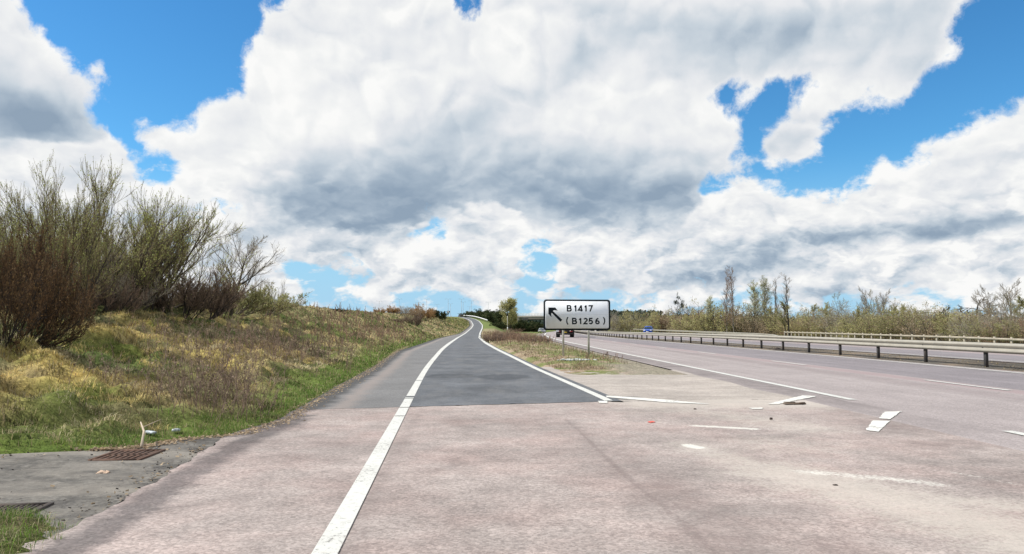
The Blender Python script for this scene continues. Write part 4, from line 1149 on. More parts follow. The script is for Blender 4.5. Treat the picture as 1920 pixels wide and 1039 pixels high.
# ---------------------------------------------------------------- vehicles
def car(name, label, cat, loc, rz, paint, hgt=1.45, length=4.1, width=1.74, rear_plate=False):
    t = empty(name, loc, rz); tag(t, label, cat)
    L, W, H = length, width, hgt                    # front of the car is at -y
    hw = W / 2
    st_ = [(-.50, .42, .60, .72), (-.485, .26, .68, .84), (-.44, .20, .74, .94), (-.36, .18, .82, .98), (-.20, .18, .93, 1.0), (0, .18, .95, 1.0), (.22, .18, .97, 1.0), (.40, .20, .98, .98), (.47, .24, .96, .92), (.495, .36, .88, .80)]
    rings = []
    for (fy, zb, zt, ws_) in st_:
        a = hw * ws_; y = fy * L
        rings.append([(-a * .86, y, zb), (-a * .97, y, zb + .08), (-a, y, (zb + zt) / 2), (-a * .97, y, zt - .09), (-a * .86, y, zt), (0, y, zt + .035), (a * .86, y, zt), (a * .97, y, zt - .09), (a, y, (zb + zt) / 2), (a * .97, y, zb + .08), (a * .86, y, zb), (0, y, zb - .01)])
    mb = MB(); mb.loft(rings); body = mb.build('body', paint, t, smooth=True)
    # cabin: glass house with a painted roof
    cab = [(-.235, .93, .93, .70), (-.10, .93, H - .10, .62), (-.02, .93, H - .03, .60), (.16, .93, H - .02, .60), (.32, .93, H - .08, .59), (.455, .93, 1.02, .66)]
    rings = []
    for (fy, zb, zt, ws_) in cab:
        a0 = hw * .86; a1 = hw * (.92 if zt < 1.05 else ws_ * 1.18); y = fy * L
        rings.append([(-a0, y, zb), (-a1, y, max(zt - .05, zb + .005)), (-a1 * .9, y, max(zt, zb + .01)), (a1 * .9, y, max(zt, zb + .01)), (a1, y, max(zt - .05, zb + .005)), (a0, y, zb)])
    mb = MB(); mb.loft(rings); mb.build('windows', GLASS, t)
    mb = MB(); rr = []
    for (fy, zt, ws_) in [(-.115, H - .10, .60), (-.02, H - .015, .615), (.16, H - .005, .615), (.33, H - .07, .60)]:
        a1 = hw * ws_ * 1.16; y = fy * L
        rr.append([(-a1, y, zt - .055), (-a1 * .9, y, zt + .01), (0, y, zt + .035), (a1 * .9, y, zt + .01), (a1, y, zt - .055), (0, y, zt - .05)])
    mb.loft(rr)
    for sgn in (-1, 1):                              # pillars
        for a_, b_ in (((-.225, .93, .84), (-.115, H - .11, .705)), ((.03, .93, .86), (.04, H - .04, .72)), ((.27, .95, .86), (.25, H - .07, .71)), ((.44, 1.0, .82), (.33, H - .10, .69))):
            mb.tube([(sgn * hw * a_[2], a_[0] * L, a_[1]), (sgn * hw * b_[2], b_[0] * L, b_[1])], .035, 5)
    mb.build('roof', paint, t, smooth=False)
    for sx2 in (-1, 1):
        for fy in (-.31, .30):
            x_, y_ = sx2 * (hw - .09), fy * L
            mb = MB(); mb.tube([(x_ - .1, y_, .31), (x_ + .1, y_, .31)], .31, 20); wh = mb.build('wheel', RUBBER, t)
            mb = MB(); mb.tube([(x_ + sx2 * .095, y_, .31), (x_ + sx2 * .108, y_, .31)], .20, 16); mb.build('rim', CHROME, wh)
        mb = MB(); mb.box((sx2 * hw * .70, -.478 * L, .66), (.36, .16, .15), rz=sx2 * .35, bev=.03); mb.build('headlight', LAMPW, t)
        mb = MB(); mb.box((sx2 * hw * .76, .478 * L, .80), (.18, .12, .24), bev=.02); mb.build('tail_light', LAMPR, t)
        mb = MB(); mb.box((sx2 * (hw + .07), -.19 * L, .98), (.16, .1, .12), bev=.02); mb.build('mirror', paint, t)
    mb = MB(); mb.box((0, -.497 * L, .47), (1.0, .05, .16)); mb.build('grille', BLACK, t)
    mb = MB(); mb.box((0, -.513 * L, .40), (.52, .015, .11)); mb.build('number_plate', PLATEW, t)
    mb = MB(); mb.box((0, .502 * L, .62), (.52, .015, .11)); mb.build('number_plate', PLATEY, t)
    return t
BLUEP = varied('blue_car_paint', (.008, .075, .42), .08, 2, .22, .2); BLUEP.node_tree.nodes['Principled BSDF'].inputs['Coat Weight'].default_value = .6
SILV = varied('silver_car_paint', (.42, .44, .46), .06, 2, .3, .5)
DKP = varied('black_car_paint', (.012, .013, .016), .1, 2, .3)
yv = 148.0; xv = (1215 - CX) * yv / FOC
car('blue_car', 'bright blue hatchback driving towards the viewer on the far carriageway', 'car', (xv, yv, float(mainZ(yv)) + .27), math.radians(-14), BLUEP)
yv = 232.0; xv = (1016 - CX) * yv / FOC
car('silver_car', 'silver car seen small at the left edge of the sign, under the bridge', 'car', (xv, yv, float(mainZ(yv))), math.radians(165), SILV)
yv = 398.0; xv = (864 - CX) * yv / FOC
car('dark_car', 'dark car at the crest of the slip road', 'car', (xv, yv, float(slipZ(yv)) + .05), math.radians(205), DKP)

# lorry with a flat bed and dark load, seen from behind under the sign
LY = 103.0; LX = (1059.5 - CX) * LY / FOC
lor = empty('lorry', (LX, LY, float(mainZ(LY)))); lor.rotation_euler = (0, 0, math.radians(-3)); tag(lor, 'dark lorry with a white rear corner driving away, half hidden behind the direction sign', 'lorry')
mb = MB(); mb.box((0, 4.2, .92), (.9, 8.6, .26)); mb.box((0, .05, .98), (2.42, .16, .24)); mb.build('chassis', STEELD, lor)
mb = MB(); mb.box((0, 3.4, 1.95), (2.44, 6.6, 2.5), bev=.04); mb.build('cargo_box', varied('dark_curtain', (.02, .028, .04), .2, 1, .6), lor)
mb = MB(); mb.box((0, 8.2, 1.9), (2.3, 2.0, 2.3), bev=.15); mb.build('cab', varied('dark_cab', (.03, .04, .06), .1, 1, .35), lor)
mb = MB(); mb.box((-1.02, -.06, 1.22), (.36, .06, .95), bev=.01); mb.build('rear_panel', WHITE, lor)
for sx2 in (-1, 1):
    for k_, yy_ in enumerate((1.1, 2.4, 7.9)):
        mb = MB(); xx = sx2 * .96; w2 = .27 if k_ < 2 else .15
        mb.tube([(xx - w2, yy_, .5), (xx + w2, yy_, .5)], .5, 22); wh = mb.build('wheel', RUBBER, lor)
        mb = MB(); mb.tube([(xx + sx2 * (w2 - .01), yy_, .5), (xx + sx2 * (w2 + .01), yy_, .5)], .27, 16); mb.build('rim', CHROME, wh)
    mb = MB(); mb.box((sx2 * .96, .42, .62), (.56, .03, .62)); mb.build('mudflap', RUBBER, lor)
    mb = MB(); mb.box((sx2 * .84, -.05, .80), (.40, .05, .14)); mb.build('tail_light', LAMPR, lor)
mb = MB(); mb.box((0, 3.5, .66), (1.7, 6.0, .62)); mb.build('dark_filler_box', STEELD, lor)  # dark box added so the gap between the wheels reads dark
mb = MB(); mb.box((0, -.02, .52), (2.2, .10, .14), bev=.02); mb.build('bumper', STEELD, lor)
mb = MB(); mb.box((0, -.05, .70), (.52, .02, .11)); mb.build('number_plate', PLATEY, lor)

# ---------------------------------------------------------------- gully grates, litter, debris
RUST = varied('rusty_iron', (.11, .060, .040), .35, 12, .85, .3, dirt=(.05, .04, .035), dirtamt=.6)
RUSTD = varied('dark_iron', (.06, .045, .038), .3, 12, .8, .3)
def grate(label, px, py, w_, d_, rz, m_, nb, z0=-.012):
    a = px2g(px, py); t = empty('gully_grate', (a[0], a[1], z0)); t.rotation_euler = (0, 0, rz); tag(t, label, 'drain cover')
    mb = MB()
    for s_2 in (-1, 1):
        mb.box((s_2 * (w_ / 2 - .02), 0, .004), (.04, d_, .035)); mb.box((0, s_2 * (d_ / 2 - .02), .005), (w_ - .08, .04, .035))
    mb.build('frame', m_, t)
    mb = MB()
    for k_ in range(nb): mb.box((-w_ / 2 + .04 + (k_ + .5) * (w_ - .08) / nb, 0, .004), ((w_ - .08) / nb * .5, d_ - .08, .024))
    mb.box((0, 0, .003), (w_ - .08, .03, .026)); mb.build('bars', m_, t)
    mb = MB(); mb.box((0, 0, -.03), (w_ - .02, d_ - .02, .02)); mb.build('sump', mat('gully_dark', (.008, .007, .006), .9), t)
grate('rusty brown iron drain grate at the foot of the grass bank', 250, 849, .50, .60, .05, RUST, 7, -.016)
grate('dark fine-barred iron drain grate at the left edge of the picture', 26, 951, .46, .42, .12, RUSTD, 11, -.016)
# fallen stick
a, b = px2g(278, 842), px2g(232, 800, .12)
BARKP = varied('pale_dead_wood', (.42, .34, .25), .2, 12, .85)
mb = MB(); p0 = np.array([a[0], a[1] - .05, .05]); p1 = np.array([-4.15, 8.55, .22]); pm = (p0 + p1) / 2 + np.array([.03, 0, .03])
mb.tube([p0, pm, p1], [.016, .012, .007], 7); mb.tube([pm + .4 * (p1 - pm), pm + np.array([.08, .22, .10])], [.006, .003], 5)
tag(mb.build('fallen_stick', BARKP, smooth=True), 'pale fallen stick leaning on the rusty drain grate', 'stick')
PLAST = varied('pale_plastic', (.42, .46, .48), .15, 14, .35)
def crumple(name, label, x, y, sx2, sy2, sz2, m_, seed, cat, dz=.02, rz=0):
    r = np.random.default_rng(seed); n = 9; uu_, vv_ = np.meshgrid(np.linspace(-1, 1, n), np.linspace(-1, 1, n))
    X_ = uu_ * sx2 / 2 + r.normal(0, sx2 * .05, uu_.shape); Y_ = vv_ * sy2 / 2 + r.normal(0, sy2 * .05, uu_.shape)
    Z_ = sz2 * (1 - .7 * (uu_ ** 2 + vv_ ** 2) / 2) * r.uniform(.35, 1.0, uu_.shape)
    c, s = math.cos(rz), math.sin(rz); v = np.stack([X_ * c - Y_ * s, X_ * s + Y_ * c, Z_], -1).reshape(-1, 3)
    ii = np.arange(n * n).reshape(n, n); q = np.stack([ii[:-1, :-1], ii[:-1, 1:], ii[1:, 1:], ii[1:, :-1]], -1).reshape(-1, 4)
    low_ = v.copy(); low_[:, 2] = -.02; q2 = (q + n * n)[:, ::-1]
    rim = list(ii[0]) + list(ii[1:, -1]) + list(ii[-1, ::-1][1:]) + list(ii[::-1, 0][1:-1])
    q3 = np.array([[rim[i], rim[i - 1], rim[i - 1] + n * n, rim[i] + n * n] for i in range(len(rim))])
    o = new_mesh(name, np.vstack([v, low_]), [np.vstack([q, q2, q3])], m_); o.location = (x, y, drop(x, y) + dz)
    return tag(o, label, cat)
crumple('plastic_litter', 'crumpled pale plastic litter beside the stick in the grass', -4.16, 8.80,   .15, .05, .018, PLAST, 3, 'litter', .04, -.5)
crumple('plastic_litter', 'small crumpled white wrapper in the grass, right of the larger litter', -3.94, 8.98, .08, .04, .016, PLAST, 4, 'litter', .04, .6)
LEAFP = varied('dry_leaf', (.50, .36, .26), .2, 20, .8)
a = px2g(205, 881); crumple('stone', 'single pinkish stone lying on the grey concrete', a[0], a[1], .10, .05, .03, LEAFP, 5, 'stone', .06)
a = px2g(1485, 757); mb = MB(); mb.box((0, 0, .018), (.36, .10, .022), rz=.15, bev=.006); mb.box((-.07, .03, .036), (.18, .05, .010), rz=-.2); mb.box((.12, -.02, .034), (.10, .04, .012), rz=.5)
o = mb.build('wood_offcut', varied('dark_wood', (.12, .085, .06), .25, 8, .8)); o.location = (a[0], a[1], 0); tag(o, 'dark broken piece of board lying by the diagonal road marking', 'debris')
for k_, (pxv, pyv, lab) in enumerate(((1441, 786, 'tiny dark stone on the pale silt, right of the middle of the road surface'), (1577, 848, 'tiny dark stone near the pale worn streak'), (1300, 766, 'tiny dark stone left of the diagonal marking'), (1557, 905, 'small dark stone below the pale streak'))):
    a = px2g(pxv, pyv); crumple('pebble', lab, a[0], a[1], .035, .025, .012, RUSTD, 20 + k_, 'stone', .065)
# torn sheet and rubble at the foot of the sign
RUB = varied('grey_rubble', (.42, .44, .42), .2, 10, .7)
mb = MB(); r = np.random.default_rng(5)
cx_, cy_, cz_ = groundpt(1085, 26.3)
for k_ in range(60):
    xx, yy_ = r.normal(0, .30), r.normal(0, .16); sz3 = r.uniform(.02, .06)
    mb.box((xx, yy_, .02 + sz3 * .4), (sz3 * r.uniform(1.5, 3), sz3 * 1.5, sz3), rz=r.uniform(0, 3), rx=r.uniform(-.4, .4))
o = mb.build('rubble_heap', RUB); o.location = (cx_, cy_, cz_); tag(o, 'low scatter of grey broken rubble at the foot of the sign posts', 'rubble')
cx_, cy_ = float(bx(34.)) + .4, 41.0
crumple('tyre_scrap', 'black scrap lying under the central crash barrier', (1455 - CX) * 42 / FOC, 42.0, .35, .3, .12, RUSTD, 31, 'debris', .0)

# ================================================================ vegetation
def unit(v): return v / (np.linalg.norm(v, axis=-1, keepdims=True) + 1e-12)
def grow_level(rng, P, R, L, n, t0, t1, ang, lfrac, up, wig, seg, rr, lvar=.3, lfall=.5, grav=0.0, tip=.35):
    """children of every polyline in P (m,s,3); returns points, radii, lengths"""
    m, s, _ = P.shape
    par = np.repeat(np.arange(m), n)
    tt = (np.tile((np.arange(n) + rng.uniform(0, 1, n)) / n, m) + rng.uniform(-.5, .5, m * n) / n)
    tt = np.clip(t0 + (t1 - t0) * tt, 0, .999) * (s - 1)
    i = np.floor(tt).astype(int); f = (tt - i)[:, None]
    base = P[par, i] * (1 - f) + P[par, i + 1] * f
    rad = R[par, i] * (1 - f[:, 0]) + R[par, i + 1] * f[:, 0]
    tan = unit(P[par, i + 1] - P[par, i])
    rv = rng.normal(size=(m * n, 3)); perp = unit(rv - (rv * tan).sum(1)[:, None] * tan)
    a = ang * rng.uniform(.6, 1.35, m * n)[:, None]
    d = unit(np.cos(a) * tan + np.sin(a) * perp)
    ln = L[par] * lfrac * rng.uniform(1 - lvar, 1 + lvar, m * n) * (1 - lfall * tt / (s - 1))
    pts = [base]; step = (ln / (seg - 1))[:, None]
    for k in range(seg - 1):
        d = unit(d + rng.normal(size=d.shape) * wig + np.array([0, 0, up]) + np.array([0, 0, -grav * k]))
        pts.append(pts[-1] + d * step)
    C_ = np.stack(pts, 1)
    r0 = np.minimum(rad * rr, rad)
    RR = r0[:, None] * np.linspace(1, tip, seg)[None, :]
    return C_, RR, ln
def stems(rng, n, spread, lean, length, rad, seg, wig, up, lvar=.2, tip=.3, centre=(0, 0)):
    a = rng.uniform(0, 2 * math.pi, n); rr = spread * np.sqrt(rng.uniform(0, 1, n))
    base = np.stack([rr * np.cos(a) + centre[0], rr * np.sin(a) + centre[1], np.full(n, -.15)], -1)
    le = lean * rng.uniform(.3, 1.2, n)
    d = unit(np.stack([np.sin(le) * np.cos(a), np.sin(le) * np.sin(a), np.cos(le)], -1))
    ln = length * rng.uniform(1 - lvar, 1 + lvar, n); pts = [base]; step = (ln / (seg - 1))[:, None]
    for k in range(seg - 1):
        d = unit(d + rng.normal(size=d.shape) * wig + np.array([0, 0, up])); pts.append(pts[-1] + d * step)
    r0 = rad * rng.uniform(.7, 1.2, n)
    return np.stack(pts, 1), r0[:, None] * np.linspace(1, tip, seg)[None, :], ln
def tubes(P, R, k):
    """(m,s,3),(m,s) -> verts, quads"""
    m, s, _ = P.shape
    T = np.empty_like(P); T[:, 1:-1] = P[:, 2:] - P[:, :-2]; T[:, 0] = P[:, 1] - P[:, 0]; T[:, -1] = P[:, -1] - P[:, -2]; T = unit(T)
    ref = np.where(np.abs(T[..., 2:3]) > .9, np.array([1.0, 0, 0]), np.array([0, 0, 1.0]))
    A = unit(np.cross(T, ref)); B = np.cross(T, A)
    an = np.arange(k) * 2 * math.pi / k
    V = P[:, :, None, :] + R[:, :, None, None] * (np.cos(an)[None, None, :, None] * A[:, :, None, :] + np.sin(an)[None, None, :, None] * B[:, :, None, :])
    idx = np.arange(m * s * k).reshape(m, s, k)
    j = np.arange(k); j2 = (j + 1) % k
    Q = np.stack([idx[:, :-1][:, :, j], idx[:, :-1][:, :, j2], idx[:, 1:][:, :, j2], idx[:, 1:][:, :, j]], -1).reshape(-1, 4)
    return V.reshape(-1, 3), Q[:, ::-1]
def merge(parts):
    vs, qs, o = [], [], 0
    for v_, q_ in parts: vs.append(v_); qs.append(q_ + o); o += len(v_)
    return np.vstack(vs), np.vstack(qs)
def leafquads(rng, C_, size, aspect=1.8, svar=.5, updir=.4):
    n = len(C_)
    d = unit(rng.normal(size=(n, 3)) + np.array([0, 0, updir])); r_ = rng.normal(size=(n, 3)); s_ = unit(np.cross(d, r_))
    sz = size * rng.uniform(1 - svar, 1 + svar, n)[:, None]
    v = np.stack([C_ - s_ * sz * .5, C_ + d * sz * aspect * .5 - s_ * 0, C_ + s_ * sz * .5 + d * sz * aspect * .55, C_ + d * sz * aspect], 1)
    v = np.stack([C_, C_ + d * sz * aspect * .5 + s_ * sz * .5, C_ + d * sz * aspect, C_ + d * sz * aspect * .5 - s_ * sz * .5], 1)
    return v.reshape(-1, 3), np.arange(n * 4).reshape(n, 4)
def along(rng, P, n, t0=.2, t1=1.0, jit=.02):
    m, s, _ = P.shape; par = rng.integers(0, m, n); tt = rng.uniform(t0, t1, n) * (s - 1) * .999
    i = np.floor(tt).astype(int); f = (tt - i)[:, None]
    return P[par, i] * (1 - f) + P[par, i + 1] * f + rng.normal(size=(n, 3)) * jit

def veg_mat(name, cols, rough=.85, transl=.0, scale=1.2):
    """plant material; colour varies between the given tones through the plant"""
    m, gg = gmat(name, rough, .15)
    oi = gg.add('ShaderNodeTexCoord').outputs['Object']
    n1 = gg.noise(oi, scale, 3, .6); n2 = gg.noise(oi, scale * 9, 2, .5)
    c = gg.mix(gg.mapr(n1, .38, .62), cols[0], cols[1])
    if len(cols) > 2: c = gg.mix(gg.mapr(n2, .45, .62), c, cols[2])
    rnd = gg.add('ShaderNodeObjectInfo').outputs['Random']
    c = gg.vmath('SCALE', c, scale=gg.mapr(rnd, 0, 1, .85, 1.15))
    gg.l.new(c, gg.bsdf.inputs['Base Color'])
    if transl:
        tr = gg.add('ShaderNodeBsdfTranslucent', {'Color': c})
        mx = gg.add('ShaderNodeMixShader', {0: transl, 1: gg.bsdf.outputs[0], 2: tr.outputs[0]})
        gg.l.new(mx.outputs[0], m.node_tree.nodes['Material Output'].inputs[0])
    return m
V = {
 'bark': veg_mat('grey_brown_bark', [(.085, .068, .052), (.14, .12, .095), (.05, .042, .035)], scale=3),
 'barkdark': veg_mat('dark_bark', [(.035, .030, .026), (.06, .05, .042)], scale=3),
 'barkpale': veg_mat('pale_bark', [(.24, .21, .17), (.17, .15, .12)], scale=2),
 'twigolive': veg_mat('olive_twig', [(.22, .18, .095), (.28, .225, .12), (.13, .10, .065)]),
 'twigbrown': veg_mat('brown_twig', [(.23, .165, .12), (.29, .21, .155), (.14, .10, .075)]),
 'twigrust': veg_mat('rust_twig', [(.13, .075, .04), (.08, .05, .03), (.04, .03, .02)]),
 'twiggrey': veg_mat('grey_twig', [(.34, .30, .24), (.42, .36, .29), (.22, .19, .15)], transl=.2),
 'twigtan': veg_mat('tan_twig', [(.42, .33, .22), (.34, .26, .17), (.25, .19, .13)], transl=.25),
 'twigred': veg_mat('reddish_twig', [(.34, .22, .16), (.42, .28, .19), (.22, .15, .11)], transl=.2),
 'budgreen': veg_mat('young_green_leaf', [(.40, .44, .13), (.48, .50, .20), (.30, .34, .09)], transl=.45),
 'olive': veg_mat('olive_leaf', [(.33, .33, .14), (.40, .38, .19), (.25, .26, .10)], transl=.4),
 'yellow': veg_mat('yellow_green_leaf', [(.44, .42, .17), (.38, .38, .16), (.48, .43, .23)], transl=.4),
 'palegreen': veg_mat('pale_green_leaf', [(.44, .46, .27), (.52, .52, .34), (.36, .39, .21)], transl=.45),
 'dkgreen': veg_mat('dark_green_leaf', [(.035, .055, .018), (.055, .075, .022), (.02, .032, .012)], transl=.15),
 'orange': veg_mat('orange_brown_leaf', [(.50, .30, .11), (.44, .28, .13), (.32, .20, .10)], transl=.3),
 'rustleaf': veg_mat('rusty_dead_leaf', [(.15, .085, .042), (.085, .052, .03), (.25, .16, .075)], transl=.25),
 'tanleaf': veg_mat('tan_seed', [(.46, .35, .23), (.52, .41, .28), (.34, .26, .18)], transl=.3),
 'bluegreen': veg_mat('distant_evergreen', [(.05, .075, .055), (.075, .10, .075), (.035, .05, .042)]),
}
PROTO = {}; HEI = {}
def build_parts(key, parts):
    """parts: list of (part name, material key, verts, quads) -> mesh datablocks kept for copies"""
    L_ = []
    for (nm_, mk, v_, q_) in parts:
        o = new_mesh(nm_, v_, [q_], V[mk], smooth=nm_ == 'trunk'); me = o.data
        bpy.data.objects.remove(o); L_.append((nm_, me))
    PROTO[key] = L_
    HEI[key] = float(np.percentile(np.concatenate([p_[2][:, 2] for p_ in parts]), {'willowA': 99.6, 'willowB': 98.8, 'rust': 98, 'redbrown': 97, 'greybare': 95, 'spreadB': 95, 'olivebush': 96}.get(key, 98.5)))
def plant(key, name, label, cat, loc, scale=1.0, rz=0.0, group=None, sz=None):
    t = empty(name, loc, rz); tag(t, label, cat, group)
    t.scale = (scale, scale, sz if sz else scale)
    for nm_, me in PROTO[key]:
        o = bpy.data.objects.new(nm_, me); COL.objects.link(o); o.parent = t
    return t

# --- goat willow like shrub: many rising stems ending in fine upright shoots with small new leaves
def shrub_willow(key, seed, H=4.2, n=9, lean=.75, leaves=2600, k3=6, k4=5, leafsize=.028, twig='twigolive', leaf='budgreen', twr=1.0, bark='bark', spread=.35, up=.10):
    r = np.random.default_rng(seed)
    P0, R0, L0 = stems(r, n, spread, lean, H * .85, .055 * H / 4, 7, .10, up)
    P1, R1, L1 = grow_level(r, P0, R0, L0, 8, .15, .95, .55, .55, .10, .10, 6, .6, lfall=.45)
    P2, R2, L2 = grow_level(r, P1, R1, L1, k3, .12, .98, .50, .50, .16, .11, 5, .6, lfall=.3)
    P3, R3, L3 = grow_level(r, P2, R2, L2, k4, .1, .98, .42, .55, .22, .10, 4, .62, lfall=.2)
    R2 = np.maximum(R2, .0055 * twr); R3 = np.maximum(R3, .0042 * twr)
    tr = merge([tubes(P0, R0, 7), tubes(P1, R1, 5)])
    cr_ = merge([tubes(P2, R2, 4), tubes(P3, R3, 3)])
    parts = [('trunk', bark, *tr), ('crown', twig, *cr_)]
    if leaves:
        lv = leafquads(r, along(r, P3, leaves, .25, 1.0, .012), leafsize, 1.9)
        parts.append(('leaves', leaf, *lv))
    build_parts(key, parts)
shrub_willow('willowA', 1, 4.3, 15, 1.15, 15000, 8, 6, leafsize=.022, twr=.85, up=.085)
shrub_willow('willowB', 2, 4.2, 13, 1.1, 12000, 8, 6, leafsize=.022, twr=.85, up=.085)
shrub_willow('bareA', 3, 3.0, 11, 1.25, 1200, 8, 7, up=.085, twr=.8, leafsize=.02, twig='twiggrey', bark='bark')
shrub_willow('rust', 4, 3.0, 24, 1.3, 16000, 6, 5, .030, twig='twigrust', leaf='rustleaf', bark='barkdark', spread=1.1)
shrub_willow('redbrown', 5, 2.1, 20, .95, 0, 6, 5, twig='twigbrown', bark='barkdark', spread=.9, twr=1.3)
shrub_willow('olivebush', 6, 2.3, 18, 1.0, 9000, 6, 4, .042, twig='twigolive', leaf='olive', spread=.9, up=.04)

# small standard tree with one dark trunk
def tree(key, seed, H, trunkH, n1, n2, n3, ang1=.8, up1=.08, r0=.12, twig='twigolive', leaf=None, nleaf=0, lsize=.1, bark='bark', l1=.5, l2=.5, l3=.5, wig=.12, k0=9, twr=.008, t0=.3, wig0=.06, narrow=False, n4=0, jit=.1):
    r = np.random.default_rng(seed)
    P0, R0, L0 = stems(r, 1, 0, .06, H, r0, k0, wig0, .05, 0, .12)
    P1, R1, L1 = grow_level(r, P0, R0, L0, n1, t0, .97, ang1, l1, up1, wig, 7, .6, lfall=.62)
    P2, R2, L2 = grow_level(r, P1, R1, L1, n2, .2, .97, .65, l2, up1, wig, 5, .6, lfall=.4)
    P3, R3, L3 = grow_level(r, P2, R2, L2, n3, .15, .97, .6, l3, up1 * 1.3, wig, 4, .65, lfall=.3)
    R2 = np.maximum(R2, twr * 1.3); R3 = np.maximum(R3, twr)
    tr = merge([tubes(P0, R0, 8), tubes(P1, np.maximum(R1, twr * 1.5), 5)])
    cl = [tubes(P2, R2, 3), tubes(P3, R3, 3)]
    last = P3
    if n4:
        P4, R4, L4 = grow_level(r, P3, R3, L3, n4, .15, .97, .6, .5, up1 * 1.3, wig, 3, .7, lfall=.3); cl.append(tubes(P4, np.maximum(R4, twr * .8), 3)); last = P4
    parts = [('trunk', bark, *tr), ('crown', twig, *merge(cl))]
    if nleaf: parts.append(('leaves', leaf, *leafquads(r, along(r, last, nleaf, .1, 1, jit), lsize, 1.3)))
    build_parts(key, parts)
tree('smalltree', 11, 3.6, 1, 9, 6, 6, .75, .12, .06, 'twigolive', 'budgreen', 900, .03, 'barkdark', twr=.0045, l1=.6)
tree('roundbare', 22, 3.4, 1, 17, 9, 8, .85, .07, .075, 'twiggrey', 'budgreen', 500, .02, 'bark', twr=.0042, l1=.80, l2=.45, t0=.14, wig=.10, wig0=.08)
tree('spreadA', 12, 8, 2, 11, 8, 7, .80, .05, .20, 'twigtan', 'olive', 5200, .08, 'bark', twr=.014, l1=.58, jit=.12)
tree('spreadB', 13, 8, 2, 10, 8, 7, .85, .04, .20, 'twiggrey', 'palegreen', 1200, .05, 'bark', twr=.011, l1=.60, wig=.16)
tree('spreadC', 14, 8, 2, 12, 8, 7, .9, .02, .18, 'twigtan', 'yellow', 7000, .085, 'bark', twr=.011, l1=.55, wig=.14)
tree('greybare', 15, 9, 2, 11, 8, 8, .60, .10, .2, 'twiggrey', None, 0, .1, 'barkpale', twr=.013, l1=.55)
tree('poplarA', 16, 15, 3, 34, 7, 5, .38, .10, .17, 'twigred', None, 0, .1, 'barkpale', l1=.22, l2=.55, twr=.010, t0=.12, wig0=.015)
tree('poplarB', 17, 12, 3, 34, 7, 5, .42, .10, .15, 'twigtan', 'palegreen', 3600, .10, 'barkpale', l1=.32, l2=.55, twr=.009, t0=.10, wig0=.02, jit=.14)
tree('poplarC', 18, 14, 3, 26, 6, 4, .45, .10, .17, 'twiggrey', 'tanleaf', 500, .07, 'barkdark', l1=.21, l2=.55, twr=.009, t0=.22, wig0=.015)
tree('deadoak', 19, 5.5, 2, 8, 5, 4, 1.15, -.01, .26, 'barkdark', None, 0, .1, 'barkdark', l1=.62, l2=.5, l3=.4, wig=.30, twr=.022, t0=.35, wig0=.14)
tree('darkpine', 20, 9, 2, 16, 7, 6, 1.05, .02, .2, 'barkdark', 'dkgreen', 2600, .10, 'barkdark', l1=.50, twr=.016, wig=.18, t0=.2, jit=.1)
tree('willowtree', 21, 8, 2, 22, 8, 7, .55, .10, .2, 'twigolive', 'yellow', 15000, .13, 'barkdark', l1=.50, twr=.02, t0=.05, jit=.22)
def bush(key, seed, H, W, n, twig, leaf, nleaf, lsize, bark='bark', twr=.012, up=.04, jit=.12):
    r = np.random.default_rng(seed)
    P0, R0, L0 = stems(r, n, W * .45, .75, H * .95, .03 * H / 2, 6, .12, up, .3)
    P1, R1, L1 = grow_level(r, P0, R0, L0, 7, .12, .98, .7, .48, up, .15, 5, .6, lfall=.4)
    P2, R2, L2 = grow_level(r, P1, R1, L1, 7, .1, .98, .7, .5, up, .16, 4, .6, lfall=.3)
    parts = [('trunk', bark, *tubes(P0, np.maximum(R0, twr * 1.5), 4)), ('crown', twig, *merge([tubes(P1, np.maximum(R1, twr), 3), tubes(P2, np.maximum(R2, twr * .8), 3)]))]
    if nleaf: parts.append(('leaves', leaf, *leafquads(r, along(r, P2, nleaf, .1, 1, jit), lsize, 1.3)))
    build_parts(key, parts)
bush('bushTan', 31, 3.4, 4.0, 26, 'twigtan', 'tanleaf', 3500, .075)
bush('bushOlive', 32, 3.6, 4.0, 26, 'twigtan', 'olive', 6500, .08)
bush('bushYellow', 33, 3.6, 4.0, 24, 'twigtan', 'yellow', 7000, .085)
bush('bushRed', 34, 3.4, 4.0, 28, 'twigred', 'tanleaf', 1500, .05)
bush('bushGrey', 35, 3.6, 4.0, 26, 'twiggrey', 'palegreen', 1800, .05)
bush('bushOrange', 36, 3.0, 3.6, 26, 'twigbrown', 'orange', 6500, .13, twr=.02)
bush('bushDark', 37, 3.2, 4.0, 26, 'twigolive', 'dkgreen', 9000, .17, 'barkdark', twr=.02)

bush('underA', 41, 3.3, 3.2, 16, 'twigbrown', None, 0, .1, 'barkdark', twr=.0045)
bush('underB', 42, 3.3, 3.2, 16, 'twigolive', 'olive', 500, .04, 'bark', twr=.0045)
# ---------------------------------------------------------------- left bank
def at(px, y): return (px - CX) * y / FOC
def put(key, name, label, cat, px, y, top=None, ph=None, rz=0.0, group=None, scale=None, wide=None, sink=.1, zb=None):
    x = at(px, y); z = drop(x, y) if zb is None else zb
    if scale is None:
        h = CAMZ + (HOR - top) * y / FOC - z; scale = h / HEI[key]
    t = plant(key, name, label, cat, (x, y, z - sink), (wide or 1) * scale, rz, group, sz=scale)
    return t
put('willowA', 'willow_shrub', 'biggest budding willow shrub on the bank, at the left, green tips reaching highest', 'shrub', 112, 19.5, 322, 4.7, .3, wide=.85)
put('willowB', 'willow_shrub', 'budding willow shrub on a dark leaning stem, right of the biggest one', 'shrub', 225, 23.5, 334, 4.4, 1.9, wide=1.0)
put('willowA', 'willow_shrub', 'budding willow shrub cut by the left edge of the picture, behind the rusty thicket', 'shrub', 15, 24.0, 335, 4.7, 2.6)
